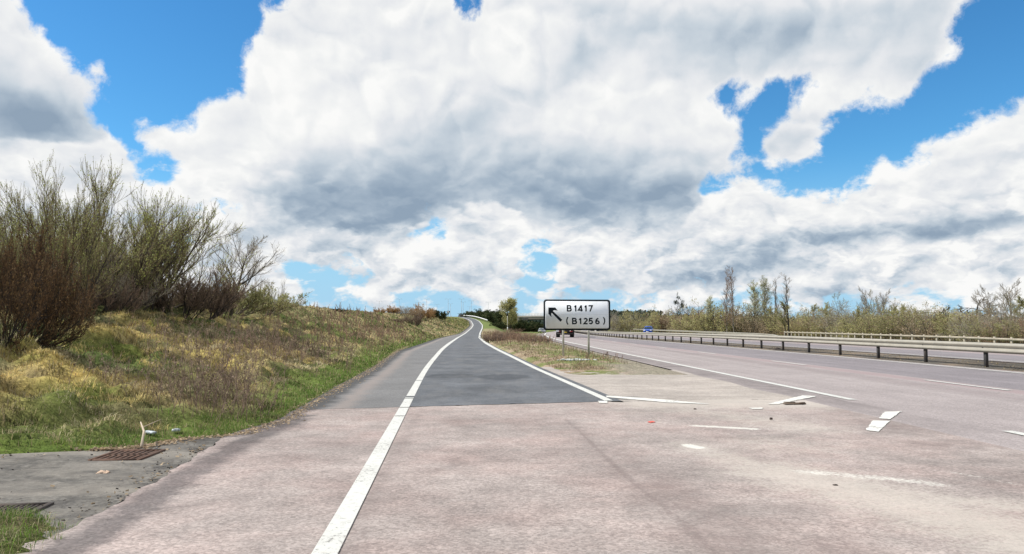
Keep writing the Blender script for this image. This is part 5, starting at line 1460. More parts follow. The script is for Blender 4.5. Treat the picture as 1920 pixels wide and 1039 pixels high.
put('willowB', 'willow_shrub', 'budding willow shrub between the biggest one and the leaning one', 'shrub', 178, 25.5, 335, 4.4, 4.2, wide=.9)
put('willowB', 'willow_shrub', 'lowest budding willow shrub, spreading to the right towards the round bare tree', 'shrub', 278, 27.5, 368, 4.4, .9, wide=1.2)
put('rust', 'rusty_thicket', 'dense rusty brown leafy thicket at the far left edge of the bank', 'shrub', -8, 12.8, 420, 3.1, .5, wide=.50)
put('rust', 'rusty_thicket', 'smaller rusty brown thicket behind and right of the dense one', 'shrub', 52, 15.5, 450, 3.1, 2.2, wide=.50)
put('bareA', 'bare_shrub', 'leafless grey shrub filling the gap under the big willows', 'shrub', 172, 22, 470, 3.7, 1.2, wide=1.0)
put('smalltree', 'young_tree', 'thin young tree with a dark straight trunk, left of a matching one, in the willows', 'tree', 246, 24, 455, 3.7, .8)
put('smalltree', 'young_tree', 'thin young tree with a dark trunk just left of the reddish brown bush', 'tree', 287, 25.5, 450, 3.7, 2.9)
put('redbrown', 'bare_shrub', 'bare reddish brown bush between the dark trunks and the round bare tree', 'shrub', 345, 27, 512, 2.2, .2, wide=1.2)
put('redbrown', 'bare_shrub', 'low reddish brown bush left of the dark trunks under the willows', 'shrub', 190, 21.5, 520, 2.2, 1.4, wide=1.0)
put('redbrown', 'bare_shrub', 'bare brown bush in front of the round bare tree', 'shrub', 385, 30, 530, 2.2, 2.4, wide=1.4)
put('roundbare', 'bare_tree', 'round bare tree with fine grey twigs standing alone against the sky, right of the willows', 'tree', 432, 33, 426, 3.75, .4, wide=1.15)
put('olivebush', 'olive_shrub', 'rounded olive green shrub below the round bare tree', 'shrub', 425, 34, 536, 2.0, .1, wide=1.5)
put('olivebush', 'olive_shrub', 'olive green shrub at the right end of the bank thicket, against the sky', 'shrub', 482, 40, 546, 2.0, 1.8, wide=1.7)
put('bareA', 'bare_shrub', 'small bare whippy shrub leaning over the right end of the thicket', 'shrub', 505, 45, 525, 3.7, 2.0, wide=.7)
# scrub along the ridge
ridge = [(560, 62, 573, 'redbrown', 'reddish brown scrub on the ridge beside the olive shrub'), (595, 68, 577, 'bushTan', 'tan scrub on the ridge, second after the olive shrub'), (628, 76, 578, 'bushDark', 'low green scrub patch on the ridge where the bank starts to drop'),
         (655, 84, 583, 'redbrown', 'brown scrub in the dip of the ridge'), (684, 92, 583, 'bushRed', 'low reddish scrub just left of the orange bushes')]
for pxv, y_, top, key, lab in ridge:
    put(key, 'ridge_scrub', lab, 'shrub', pxv, y_, top, 2.6 if key != 'redbrown' else 2.1, random.uniform(0, 6), 'scrub on the bank ridge', wide=2.2)
for k_, (pxv, y_, top, key) in enumerate([(712, 140, 577, 'bushOrange'), (738, 146, 574, 'bushOrange'), (758, 150, 574, 'bushTan'), (778, 155, 576, 'bushTan'), (794, 160, 573, 'bushOrange'), (812, 200, 582, 'bushDark'), (826, 215, 586, 'bushDark'), (775, 118, 590, 'redbrown'), (748, 105, 596, 'redbrown'), (700, 96, 592, 'bushRed')]):
    labs = ['leftmost orange brown bush on the skyline of the bank', 'second orange brown bush on the skyline', 'tan bush in the middle of the orange clump', 'tan bush at the right of the orange clump', 'bright orange brown bush at the right end of the clump',
            'dark green bush just right of the orange clump', 'small dark green bush sloping down towards the crest sign', 'bare brown bush below the orange clump', 'low bare brown bush on the slope below the tan bushes', 'reddish bush on the slope left of the orange clump']
    put(key, 'skyline_bush' if k_ < 7 else 'slope_bush', labs[k_], 'bush', pxv, y_, top, {'bushOrange': 2.7, 'bushTan': 3.0, 'bushDark': 2.9, 'redbrown': 2.1, 'bushRed': 3.0}[key], random.uniform(0, 6), wide=1.15)
# hedge right of the slip road crest, willow before the bridge
for k_, (pxv, y_, top) in enumerate([(884, 430, 586), (893, 420, 585), (903, 405, 584), (913, 390, 583.5), (922, 372, 585), (930, 350, 586)]):
    x = at(pxv, y_); put('bushDark', 'hedge_bush', ['leftmost dark bush of the hedge above the white barrier', 'second dark bush of the hedge', 'third dark bush of the hedge', 'tallest dark hedge bush, right of the middle', 'fifth dark hedge bush', 'last dark hedge bush beside the yellow green willow'][k_],
        'bush', pxv, y_, top, 2.9, random.uniform(0, 6), 'dark hedge at the top of the slip road', wide=1.5)
put('willowtree', 'willow_tree', 'dense yellow green willow standing left of the bridge', 'tree', 957, 236, 561, 8.3, .3, wide=1.15)
for k_, (pxv, y_, top, lab) in enumerate([(975, 300, 600, 'dark scrub under the left end of the bridge'), (992, 305, 604, 'dark scrub in the middle of the bridge opening'), (940, 250, 603, 'dark bush at the foot of the willow, on its left'), (1008, 310, 608, 'lowest dark scrub under the bridge beside the silver car')]):
    put('bushDark', 'bridge_scrub', lab, 'bush', pxv, y_, top, 2.9, random.uniform(0, 6), 'scrub by the bridge', wide=1.3)
# small stems on island: brown scrub
for k_, (pxv, y_, top, key, lab) in enumerate([(925, 70, 626, 'redbrown', 'leftmost brown bush on the strip between the roads'), (948, 74, 623, 'redbrown', 'second brown bush on the strip between the roads'), (972, 72, 623, 'bushRed', 'reddish bush in the middle of the strip between the roads'),
        (995, 64, 627, 'redbrown', 'brown bush right of the reddish one on the strip'), (1012, 58, 632, 'redbrown', 'brown bush nearest the sign on the strip'), (938, 110, 617, 'bushTan', 'tan bush farther back on the strip between the roads'), (962, 120, 615, 'bushRed', 'reddish bush at the back of the strip, towards the bridge')]):
    put(key, 'scrub_bush', lab, 'bush', pxv, y_, top, 2.1 if key == 'redbrown' else 3.0, random.uniform(0, 6), 'scrub between the slip road and the main road', wide=2.0 if key == 'redbrown' else 1.5)

# ---------------------------------------------------------------- right side trees
RT = [  # px, y, top, key, proto height, width factor, name, label
 (1278, 225, 556, 'darkpine', 9.2, .9, 'dark_tree', 'dark open crowned tree left of the pale green willow'),
 (1300, 230, 577, 'bushRed', 3.2, 1.3, 'scrub_tree', 'low reddish tree at the right foot of the dark tree'),
 (1258, 225, 586, 'bushRed', 3.2, 1.3, 'scrub_tree', 'low reddish scrub at the left foot of the dark tree'),
 (1333, 180, 557, 'poplarB', 12, 1.5, 'pale_willow', 'pale green feathery tree left of the tall bare poplars'),
 (1345, 175, 572, 'bushYellow', 3.4, 1.2, 'yellow_bush', 'yellow green bush in front of the pale feathery tree'),
 (1320, 182, 583, 'bushYellow', 3.4, 1.1, 'yellow_bush', 'yellow green bush left of the pale feathery tree'),
 (1362, 160, 506, 'poplarA', 15, 1.0, 'bare_poplar', 'left one of the two tall bare reddish poplars'),
 (1375, 158, 501, 'poplarA', 15, 1.0, 'bare_poplar', 'right, taller one of the two tall bare reddish poplars'),
 (1412, 165, 530, 'poplarB', 12, 1.2, 'green_poplar', 'left one of three tall pale green poplars'),
 (1431, 168, 522, 'poplarB', 12, 1.1, 'green_poplar', 'tallest one of three tall pale green poplars'),
 (1450, 166, 519, 'poplarC', 14, .9, 'bare_poplar', 'slender bare poplar between the pale green ones and the black trunked tree'),
 (1478, 140, 512, 'poplarC', 14, 1.15, 'black_trunked_tree', 'tall slender tree with a black trunk and a spreading lower crown'),
 (1472, 141, 565, 'spreadA', 8.5, .8, 'spreading_tree', 'tan spreading tree round the foot of the black trunked tree'),
 (1444, 160, 575, 'spreadA', 8.5, .8, 'spreading_tree', 'low tan tree below the slender bare poplar'),
 (1415, 165, 585, 'bushTan', 3.4, 1.3, 'tan_bush', 'tan bush below the left pale green poplar'),
 (1400, 170, 592, 'bushOlive', 3.4, 1.2, 'olive_bush', 'olive bush between the bare poplars and the green ones'),
 (1525, 165, 571, 'spreadA', 8.5, .9, 'rounded_tree', 'rounded olive brown tree right of the black trunked tree'),
 (1505, 150, 590, 'bushYellow', 3.4, 1.3, 'yellow_bush', 'yellow bush at the left foot of the rounded olive brown tree'),
 (1555, 140, 568, 'spreadC', 8.5, .9, 'olive_tree', 'olive tree left of the taller bare crowned one'),
 (1575, 132, 551, 'spreadB', 8.5, .85, 'bare_crowned_tree', 'bare crowned tree with pale upright twigs above the olive scrub'),
 (1602, 125, 575, 'spreadC', 8.5, .8, 'yellow_tree', 'yellow green tree left of the tall forked bare tree'),
 (1622, 128, 543, 'greybare', 9.2, 0.78, 'forked_bare_tree', 'tall dark stemmed bare tree, left of the forked pair'),
 (1640, 126, 546, 'spreadB', 8.5, .72, 'forked_bare_tree', 'forked bare tree in the middle of three tall ones'),
 (1658, 125, 548, 'greybare', 9.2, 0.91, 'forked_bare_tree', 'rightmost of three tall bare trees, leaning right'),
 (1612, 112, 590, 'bushYellow', 3.4, 1.2, 'yellow_bush', 'bright yellow bush below the tall bare trees'),
 (1640, 110, 592, 'bushOlive', 3.4, 1.2, 'olive_bush', 'olive bush below the forked pair'),
 (1672, 118, 574, 'spreadA', 8.5, .85, 'tan_tree', 'tan tree right of the three tall bare trees'),
 (1700, 115, 571, 'spreadC', 8.5, .9, 'yellow_tree', 'broad yellow green rounded tree in the middle of the right tree line'),
 (1722, 108, 580, 'spreadC', 8.5, .8, 'yellow_tree', 'yellow green tree just right of the broad rounded one'),
 (1748, 112, 585, 'bushRed', 3.2, 1.5, 'reddish_bush', 'reddish brown bush left of the gnarled dead oak'),
 (1781, 100, 573, 'deadoak', 5.6, 1.0, 'dead_oak', 'small gnarled black dead oak sticking out of the scrub'),
 (1765, 100, 590, 'bushTan', 3.3, 1.3, 'tan_bush', 'tan bush at the foot of the dead oak'),
 (1800, 98, 592, 'bushOlive', 3.4, 1.3, 'olive_bush', 'olive bush right of the dead oak'),
 (1832, 102, 558, 'deadoak', 5.6, 1.2, 'dead_tree', 'dead tree with crooked bare branches left of the tall grey trees'),
 (1852, 92, 541, 'greybare', 9.2, 1.04, 'grey_tree', 'left one of the tall grey trees near the right edge'),
 (1876, 90, 552, 'spreadB', 8.5, .9, 'grey_tree', 'lower broad grey tree in front of the tall ones near the right edge'),
 (1897, 95, 531, 'greybare', 9.2, 1.1, 'grey_tree', 'tallest grey tree near the right edge'),
 (1915, 88, 556, 'spreadA', 8.5, .9, 'tan_tree', 'tan green tree at the very right edge'),
 (1842, 84, 588, 'bushGrey', 3.5, 1.3, 'grey_bush', 'grey bush below the left tall grey tree'),
 (1880, 80, 590, 'bushGrey', 3.5, 1.3, 'grey_bush', 'grey bush in front of the broad grey tree'),
 (1912, 78, 596, 'bushRed', 3.2, 1.3, 'reddish_bush', 'reddish bush low at the right edge behind the fence'),
 (1862, 79, 598, 'bushOlive', 3.4, 1.1, 'olive_bush', 'small olive bush behind the fence, between the two grey bushes'),
 (1975, 88, 540, 'spreadB', 8.5, 1.0, 'grey_tree', 'grey tree just beyond the right edge of the picture'),
]
for (pxv, y_, top, key, ph_, wd_, nm_, lab) in RT:
    x = at(pxv, y_)
    put(key, nm_, lab, 'tree' if 'bush' not in nm_ and 'scrub' not in nm_ else 'bush', pxv, y_, top, ph_, random.uniform(0, 6), 'tree line beyond the right fence', wide=wd_, zb=float(groundZ(x, y_)))
# understorey: one mass of bare scrub along the foot of the tree line, nobody could count it
def thicket(name, label, spots, keys, seed, hrange):
    r = np.random.default_rng(seed)
    buckets = {}
    for (x, y, z, h) in spots:
        k_ = keys[r.integers(len(keys))]
        sc = h / 3.3; a = r.uniform(0, 6.28); ca, sa = math.cos(a) * sc * 1.15, math.sin(a) * sc * 1.15
        for nm_, me in PROTO[k_]:
            if nm_ == 'trunk': continue
            key2 = me.materials[0].name
            co = np.empty(len(me.vertices) * 3, np.float32); me.vertices.foreach_get('co', co); co = co.reshape(-1, 3)
            q = np.empty(len(me.loops), np.int32); me.loops.foreach_get('vertex_index', q); q = q.reshape(-1, 4)
            # thin out: every second twig block
            v = np.stack([co[:, 0] * ca - co[:, 1] * sa + x, co[:, 0] * sa + co[:, 1] * ca + y, co[:, 2] * sc + z], -1)
            buckets.setdefault(key2, []).append((v, q, me.materials[0]))
    allv, allq, mats, mi, o_ = [], [], [], [], 0
    for k_, L_ in buckets.items():
        for v, q, m_ in L_:
            allv.append(v); allq.append(q + o_); o_ += len(v); mi.append(np.full(len(q), len(mats)))
        mats.append(L_[0][2])
    o = new_mesh(name, np.vstack(allv), [np.vstack(allq)])
    for m_ in mats: o.data.materials.append(m_)
    o.data.polygons.foreach_set('material_index', np.concatenate(mi).astype(np.int32))
    return tag(o, label, 'scrub', kind='stuff')
r = np.random.default_rng(77)
sp = []
for pxv in np.arange(1150, 1990, 22.0):
    yv = np.interp(pxv, [1150, 1280, 1400, 1500, 1600, 1750, 1990], [240, 215, 172, 150, 128, 102, 80]) + r.uniform(-4, 8)
    top = np.interp(pxv, [1150, 1250, 1330, 1400, 1500, 1560, 1700, 1780, 1990], [598, 598, 600, 604, 604, 597, 593, 602, 598]) + r.uniform(-10, 8)
    x = at(pxv + r.uniform(-6, 6), yv); z = float(groundZ(x, yv)); sp.append((x, yv, z - .2, CAMZ + (HOR - top) * yv / FOC - z))
UNDER = thicket('scrub_thicket', 'dense bare tan and reddish undergrowth along the foot of the right tree line', sp, ['bushTan', 'bushOlive', 'bushRed', 'bushYellow', 'bushGrey', 'bushTan'], 5, None)
r = np.random.default_rng(78); sp = []
for pxv in np.arange(-60, 400, 20.0):
    yv = np.interp(pxv, [-60, 100, 400], [17.5, 22, 30]) + r.uniform(-1, 3); top = np.interp(pxv, [-60, 100, 250, 400], [500, 505, 520, 555]) + r.uniform(-25, 15)
    x = at(pxv, yv); z = drop(x, yv); sp.append((x, yv, z - .1, CAMZ + (HOR - top) * yv / FOC - z))
thicket('bank_undergrowth', 'tangle of bare grey brown undergrowth below the shrubs on top of the bank', sp, ['underA', 'underB'], 6, None)
# far woods on the horizon, one mass
def farwood(name, label, pts, seed, key):
    r = np.random.default_rng(seed); Cn = []; sz = []
    for (p0, p1, y_, t0_, t1_) in pts:
        n = int((p1 - p0) * 26)
        pxs = r.uniform(p0, p1, n); ys_ = y_ + r.uniform(-15, 15, n)
        top = t0_ + (t1_ - t0_) * fbm(pxs / 9.0, pxs * 0, seed, 3)
        x = (pxs - CX) * ys_ / FOC; zt = CAMZ + (HOR - top) * ys_ / FOC
        z = -2 + (zt + 2) * np.sqrt(r.uniform(0, 1, n)); Cn.append(np.stack([x, ys_, z], -1)); sz.append(np.full(n, y_ * .0026))
    Cn = np.vstack(Cn); v_, q_ = leafquads(r, Cn, 1.0, 1.0); v_ = (v_.reshape(-1, 4, 3) - Cn[:, None]) * np.concatenate(sz)[:, None, None] + Cn[:, None]
    o = new_mesh(name, v_.reshape(-1, 3), [q_], V[key]); return tag(o, label, 'woodland', kind='stuff')
farwood('distant_woods', 'dark distant woods on the horizon right of the sign and behind the poplars', [(1120, 1240, 480, 588, 580), (1190, 1330, 620, 596, 590), (1340, 1420, 520, 601, 588), (1420, 1990, 600, 602, 594), (990, 1120, 560, 604, 596)], 4, 'bluegreen')
farwood('distant_woods', 'low distant woods seen beyond the crest on the far left', [(-200, 700, 1200, 604, 594)], 6, 'bluegreen')

# ---------------------------------------------------------------- grass, moss and weeds
def blades(name, label, x, y, z, h, w_, lean, col, mat_, bend=.5, az=None, cat='grass'):
    n = len(x); r = RNG
    a = r.uniform(0, 2 * math.pi, n) if az is None else az
    face = a + math.pi / 2 + r.normal(0, .4, n)
    base = np.stack([x, y, z - .015], -1)
    ld = np.stack([np.cos(a), np.sin(a), np.zeros(n)], -1)
    sd_ = np.stack([np.cos(face), np.sin(face), np.zeros(n)], -1) * (w_ / 2)[:, None]
    up_ = np.array([0, 0, 1.0])
    mid = base + up_ * (h * .55)[:, None] + ld * (h * lean * .35)[:, None]
    tip = base + up_ * (h * (1 - .45 * lean))[:, None] + ld * (h * lean)[:, None]
    v = np.stack([base - sd_, base + sd_, mid + sd_ * .8, mid - sd_ * .8, tip], 1).reshape(-1, 3)
    i = np.arange(n)[:, None] * 5
    q = i + np.array([[0, 1, 2, 3]]); t = i + np.array([[3, 2, 4]])
    cc = np.repeat(col, 5, 0)
    o = new_mesh(name, v, [q, t], mat_, attrs={'tint': cc}); return tag(o, label, cat, kind='stuff')
m, gg = gmat('grass_blade', .75, .2)
tcol = attr(gg, 'tint', 'Color')
c = gg.vmath('SCALE', tcol, scale=gg.mapr(gg.noise(gg.pos, 3.0, 3, .6), .3, .7, .75, 1.25))
gg.l.new(c, gg.bsdf.inputs['Base Color'])
tr = gg.add('ShaderNodeBsdfTranslucent', {'Color': c})
mx = gg.add('ShaderNodeMixShader', {0: .35, 1: gg.bsdf.outputs[0], 2: tr.outputs[0]})
gg.l.new(mx.outputs[0], m.node_tree.nodes['Material Output'].inputs[0])
M['blade'] = m
def scatter(n, y0, y1, s0, s1, side='L', pw_=1.0):
    r = RNG; y = y0 + (y1 - y0) * r.uniform(0, 1, n) ** pw_; s = r.uniform(s0, s1, n)
    if side == 'L': x = leftEdge(y) - s
    return x, y
def bank_layer(n, y0, y1, smax, hs, wmul):
    x, y = scatter(n, y0, y1, .0, smax)
    s = leftEdge(y) - x
    zc2 = zone(x, y); lum = zc2.sum(1)
    greenish = (zc2[:, 1] > zc2[:, 0] * 1.15)
    clump = fbm(x * 3.1, y * 3.1, 71, 3); big = fbm(x * .8, y * .8, 73, 3)
    keep = RNG.uniform(0, 1, n) < np.clip(.35 + 1.7 * (clump - .38), .08, 1)
    x, y, s, zc2, greenish, clump, big = [q[keep] for q in (x, y, s, zc2, greenish, clump, big)]
    m_ = len(x)
    h = hs * RNG.uniform(.45, 1.25, m_) * (.55 + 1.0 * clump) * np.where(greenish, .85, 1.0) * (.6 + .8 * big)
    h *= sstep(-.1, .5, s) * .6 + .4
    pat = fbm(x * 1.9, y * 1.5, 79, 4)
    col = zc2 * RNG.uniform(.6, 1.4, (m_, 1)) * (.38 + 1.25 * sstep(.34, .64, pat))[:, None] * (1 + RNG.normal(0, .07, (m_, 3)))  # pat darkens blades in patches, painting shade between the lumps of the bank
    dry = RNG.uniform(0, 1, m_) < .25
    col[dry] = np.array([.36, .29, .17]) * RNG.uniform(.7, 1.25, (dry.sum(), 1))
    w_ = np.maximum(.0055, y * .00050 * wmul) * RNG.uniform(.7, 1.4, m_)
    return x, y, dropv(x, y), h, w_, RNG.uniform(.2, 1.1, m_), np.clip(col, .01, .9)
LAY = [bank_layer(80000, 7.7, 13, 8.5, .10, 1.2), bank_layer(60000, 13, 24, 9.0, .12, 1.2), bank_layer(36000, 24, 50, 11, .17, 1.4), bank_layer(24000, 50, 110, 12, .24, 1.6), bank_layer(12000, 110, 330, 14, .35, 1.8)]
cat_ = [np.concatenate([l[i] for l in LAY]) for i in range(7)]
blades('bank_grass', 'rough dry straw, moss and green grass covering the left bank', cat_[0], cat_[1], cat_[2], cat_[3], cat_[4], cat_[5], cat_[6], M['blade'])
# moss cushions / matted tussocks: short thick tufts lying over
def tufts(n, y0, y1, s0, s1, per, rad, h0, colf):
    x, y = scatter(n, y0, y1, s0, s1)
    X_ = np.repeat(x, per) + RNG.normal(0, rad, n * per); Y_ = np.repeat(y, per) + RNG.normal(0, rad, n * per)
    az = np.arctan2(Y_ - np.repeat(y, per), X_ - np.repeat(x, per)) + RNG.normal(0, .5, n * per)
    col = np.repeat(colf(x, y), per, 0) * RNG.uniform(.6, 1.5, (n * per, 1))
    h = h0 * np.repeat(RNG.uniform(.6, 1.4, n), per) * RNG.uniform(.5, 1.2, n * per)
    return X_, Y_, dropv(X_, Y_), h, np.maximum(.006, Y_ * .0005) * RNG.uniform(.7, 1.3, n * per), RNG.uniform(.6, 1.3, n * per), np.clip(col, .01, .9), az
def mosscol(x, y):
    k_ = fbm(x * .8, y * .8, 81, 3)[:, None]
    return np.where(k_ > .5, np.array([[.50, .40, .17]]), np.array([[.50, .43, .27]]))
T1 = tufts(2600, 8.0, 30, 1.0, 7.0, 34, .08, .13, mosscol)
keepc = fbm(T1[0] * .9, T1[1] * .7, 88, 3) > .44
T1 = list(q[keepc] for q in T1)
T1[6] = T1[6] * (.5 + .75 * sstep(.35, .62, fbm(T1[0] * 1.9, T1[1] * 1.5, 79, 4)))[:, None]  # tussock colour takes the same painted shade patches as the bank grass
blades('straw_tussocks', 'matted yellow straw and moss tussocks on the near part of the left bank', *T1[:7], M['blade'], az=T1[7])
# fresh green fringe by the asphalt
n = 26000; y = 8.2 + (70 - 8.2) * RNG.uniform(0, 1, n) ** 1.7; s = np.abs(RNG.normal(0, .5, n)) - .05
xx = leftEdge(y) - s
kp = RNG.uniform(0, 1, n) < np.clip(.2 + 1.8 * (fbm(xx * 2, y * .9, 83, 3) - .3), 0, 1); xx, y, s = xx[kp], y[kp], s[kp]; n = len(xx)
col = np.array([.095, .17, .028]) * RNG.uniform(.6, 1.5, (n, 1)); dry = RNG.uniform(0, 1, n) < .18; col[dry] = np.array([.40, .33, .18])
blades('verge_grass', 'fresh green grass fringe along the asphalt edge', xx, y, dropv(xx, y), RNG.uniform(.03, .12, n) * (.7 + .9 * fbm(xx * 3, y * 3, 84, 2)), np.maximum(.005, y * .0005), RNG.uniform(.2, .9, n), col, M['blade'])
# island, central reserve and right verge
n = 30000; y = 21.8 + (170 - 21.8) * RNG.uniform(0, 1, n) ** 2.0; a_, b_ = rightLine(y) + .55, mainX(y) - 1.15; xx = a_ + (b_ - a_) * RNG.uniform(0, 1, n)
kp = RNG.uniform(0, 1, n) < np.clip(.15 + 2.0 * (fbm(xx * 2.2, y * 1.6, 85, 3) - .36), .05, 1) * (1 - .93 * np.maximum(sstep(26.5, 23.5, y) * sstep(2.4, 3.4, xx), sstep(1.3, .5, mainX(y) - .9 - xx))) * sstep(21.8, 24, y + (fbm(xx * 2, y * 0, 9, 2) - .5) * 2); xx, y = xx[kp], y[kp]; n = len(xx)
c0 = zone(xx, y); col = c0 * RNG.uniform(.7, 1.5, (n, 1)); dry = RNG.uniform(0, 1, n) < .45; col[dry] = np.array([.40, .31, .20]) * RNG.uniform(.6, 1.2, (dry.sum(), 1))
blades('island_grass', 'sparse dry and green grass on the strip between slip road and main road', xx, y, dropv(xx, y), RNG.uniform(.03, .12, n) * (1 + y / 60), np.maximum(.008, y * .0007), RNG.uniform(.2, 1, n), np.clip(col, .01, .9), M['blade'])
n = 16000; y = 50 + 180 * RNG.uniform(0, 1, n) ** 1.4; xx = ER(y) + RNG.uniform(.3, 22, n)
col = zone(xx, y) * RNG.uniform(.8, 1.7, (n, 1))
blades('far_verge_grass', 'rough grass on the verge beyond the far carriageway', xx, y, dropv(xx, y), RNG.uniform(.2, .5, n), y * .0012, RNG.uniform(.2, 1, n), np.clip(col, .01, .9), M['blade'])
n = 9000; y = 16 + 110 * RNG.uniform(0, 1, n) ** 1.6; xx = mainX(y) + RNG.uniform(MW + .7, F0 - .5, n)
kp = RNG.uniform(0, 1, n) < np.clip(2.2 * (fbm(xx * 1.2, y * .5, 86, 3) - .42), 0, 1); xx, y = xx[kp], y[kp]; n = len(xx)
blades('reserve_grass', 'thin dead grass along the central reserve', xx, y, dropv(xx, y), RNG.uniform(.03, .10, n), np.maximum(.006, y * .0007), RNG.uniform(.4, 1.2, n), np.array([.24, .19, .11]) * RNG.uniform(.5, 1.5, (n, 1)), M['blade'])

# dead weed stalks: upright brown stems with side twigs, in loose drifts
def stalks(name, label, spots, mk, seed):
    r = np.random.default_rng(seed); PP, RR, LL = [], [], []
    for (pxv, yv, n, sx3, sy3, h) in spots:
        xs = at(pxv, yv) + r.normal(0, sx3, n); ys_ = yv + r.normal(0, sy3, n); ys_ = np.maximum(ys_, 8.5)
        ok_ = (xs < leftEdge(ys_) - .12) | ((xs > rightLine(ys_) + .7) & (xs < mainX(ys_) - 1.2)); xs, ys_ = xs[ok_], ys_[ok_]; n = len(xs); zs = dropv(xs, ys_)
        d = unit(r.normal(0, .22, (n, 3)) + np.array([0, 0, 1.0])); ln = h * r.uniform(.45, 1.15, n)
        pts = [np.stack([xs, ys_, zs - .02], -1)]
        for k_ in range(4): d = unit(d + r.normal(size=d.shape) * .08); pts.append(pts[-1] + d * (ln / 4)[:, None])
        rad = max(.0045, yv * .00030); PP.append(np.stack(pts, 1)); RR.append(np.repeat((np.linspace(1, .5, 5) * rad)[None], n, 0)); LL.append(ln)
    P0, R0, L0 = np.concatenate(PP), np.concatenate(RR), np.concatenate(LL)
    P1, R1, L1 = grow_level(r, P0, R0, L0, 7, .25, 1.0, .6, .32, .12, .12, 3, .8, lfall=.5)
    v_, q_ = merge([tubes(P0, R0, 4), tubes(P1, R1, 3)])
    lv = leafquads(r, along(r, P1, len(P1) * 2, .4, 1, .01), .016, 1.5); v_, q_ = merge([(v_, q_), lv])
    o = new_mesh(name, v_, [q_], V[mk]); return tag(o, label, 'weeds', kind='stuff')
stalks('dead_weeds', 'upright dead brown weed stalks at the edge of the bank by the hard shoulder', [(425, 10.4, 60, .35, .35, .95), (395, 10.8, 40, .4, .4, .8), (445, 11.2, 22, .3, .5, .7), (340, 11.5, 22, .6, .5, .6), (300, 12.0, 16, .6, .6, .6), (255, 10.6, 10, .4, .3, .5)], 'twigbrown', 51)
stalks('dead_weeds', 'drift of dark brown dead stems halfway up the bank', [(500, 21, 120, 1.0, 2.2, .75), (545, 24, 100, .9, 2.5, .75), (440, 19, 90, 1.0, 1.5, .7), (580, 27, 60, .8, 3, .6), (400, 18, 50, 1.0, 1.5, .55)], 'twigbrown', 52)
stalks('dead_weeds', 'reddish brown dead stems along the middle part of the bank', [(640, 36, 70, 1.2, 4, .7), (690, 50, 80, 1.2, 6, .8), (735, 62, 80, 1.2, 7, .8), (600, 44, 80, 2.0, 5, .8), (660, 62, 90, 2.2, 7, .9), (710, 85, 80, 2.2, 9, 1.0)], 'twigred', 53)
stalks('dead_weeds', 'dead stems on the strip between the roads', [(1000, 60, 90, 1.0, 6, .6), (955, 72, 110, 1.2, 8, .7), (1150, 30, 30, .6, 1.5, .2), (1120, 27, 20, .8, 1.0, .2), (925, 90, 90, 1.0, 10, .8)], 'twigred', 54)
# dead leaves and grit along the asphalt edge
n = 5200; y = 8.0 + 40 * RNG.uniform(0, 1, n) ** 2.2; xx = leftEdge(y) + RNG.normal(.02, .10, n)
v_, q_ = leafquads(RNG, np.stack([xx, y, np.maximum(dropv(xx, y), np.where(xx > leftEdge(y), .004, -1)) + .012], -1), .028, 1.3, .6, -.2)
v_[:, 2] = (v_[:, 2] - .012) * .5 + .010
tag(new_mesh('leaf_litter', v_, [q_], V['tanleaf']), 'dead leaves and grit collected along the asphalt edge', 'leaf litter', kind='stuff')

# crumbs, dead leaves and small stones on the worn concrete round the gullies
n = 800; y = RNG.uniform(5.0, 8.3, n); rr_ = np.interp(y, [4.3, 4.9, 6.6, 8.2, 9.3], [-3.05, -2.82, -3.0, -3.24, -3.40])
xx = np.where(RNG.uniform(0, 1, n) < .45, rr_ - np.abs(RNG.normal(0, .16, n)), RNG.uniform(-7.5, -3.1, n)); top_ = RNG.uniform(0, 1, n) < .35; y = np.where(top_, 7.75 - np.abs(RNG.normal(0, .12, n)) + (xx > -4.5) * .3, y)
kp = (xx < np.interp(y, [4.3, 4.9, 6.6, 8.2, 9.3], [-3.05, -2.82, -3.0, -3.24, -3.40])); xx, y = xx[kp], y[kp]; n = len(xx)
for nm_, lb_, mk_, k_ in (('gully_crumbs', 'dark crumbs of asphalt and soil scattered on the grey concrete', 'barkdark', 0), ('gully_leaves', 'pale dead leaves scattered on the grey concrete', 'tanleaf', 1)):
    sel = RNG.uniform(0, 1, n) < (.6 if k_ == 0 else .3)
    v_, q_ = leafquads(RNG, np.stack([xx[sel], y[sel], np.full(sel.sum(), .004)], -1),   .017 if k_ == 0 else .024, 1.2, .8, -.3)
    v_[:, 2] = np.abs(v_[:, 2] - .004) * .5 + .003
    tag(new_mesh(nm_, v_, [q_], V[mk_]), lb_, 'leaf litter', kind='stuff')

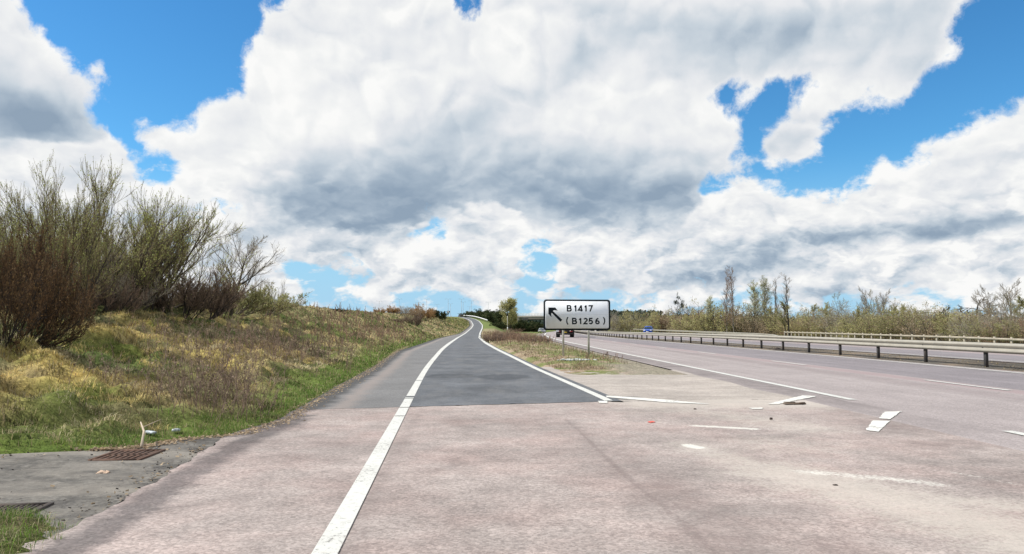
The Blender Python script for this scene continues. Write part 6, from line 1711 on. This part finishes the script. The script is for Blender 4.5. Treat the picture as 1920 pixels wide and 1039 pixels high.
# grass patch in the near left corner, on its own low mound of soil
yy = np.arange(2.6, 5.4, .045); uu = np.linspace(0, 1, 40); X = []; Y = []; Z = []
for y in yy:
    r_ = np.interp(y, [2.6, 4.3, 4.9, 5.15, 5.3, 5.4], [-2.62, -2.72, -2.82, -3.0, -3.35, -4.2]) + .05 * math.sin(y * 23) + .03 * math.sin(y * 51)
    l_ = np.interp(y, [2.6, 4.3, 4.9, 5.15, 5.3, 5.4], [-6, -5.2, -4.9, -4.7, -4.5, -4.22])
    xs = r_ + (l_ - r_) * uu; X.append(xs); Y.append(np.full(40, y))
    e_ = np.minimum((r_ - xs), (xs - l_)) ; Z.append(-.02 + .075 * sstep(0, .35, np.minimum(e_, (5.4 - y) * .8)) + (fbm(xs * 6, np.full(40, y) * 6, 91, 3) - .5) * .04 * sstep(0, .1, e_))
X, Y, Z = map(np.array, (X, Y, Z)); h, w_ = X.shape; ii = np.arange(h * w_).reshape(h, w_)
q = np.stack([ii[:-1, :-1], ii[1:, :-1], ii[1:, 1:], ii[:-1, 1:]], -1).reshape(-1, 4)
k2 = fbm(X * 3, Y * 3, 92, 3)[..., None]
o = new_mesh('grass_verge', np.stack([X, Y, Z], -1).reshape(-1, 3), [q], M['ground'], smooth=True, attrs={'zone': (np.array([.10, .08, .045]) * (1 - k2) + np.array([.10, .13, .03]) * k2).reshape(-1, 3)})
tag(o, kind='structure')
n = 9000; i_ = RNG.integers(0, h, n); t_ = RNG.uniform(0.02, .75, n) ** 1.2
fx_ = t_ * 39; j_ = np.floor(fx_).astype(int); f_ = fx_ - j_
xx = X[i_, j_] * (1 - f_) + X[i_, j_ + 1] * f_; y = Y[i_, j_] + RNG.uniform(-.025, .025, n); zz = Z[i_, j_] * (1 - f_) + Z[i_, j_ + 1] * f_
col = np.array([.12, .20, .03]) * RNG.uniform(.55, 1.5, (n, 1)); dry = RNG.uniform(0, 1, n) < .3; col[dry] = np.array([.42, .36, .22]) * RNG.uniform(.6, 1.2, (dry.sum(), 1))
blades('corner_grass', 'tuft of bright green grass in the near left corner', xx, y, zz, RNG.uniform(.03, .12, n) * (.5 + fbm(xx * 5, y * 5, 95, 2)), np.full(n, .0035), RNG.uniform(.3, 1.1, n), col, M['blade'])
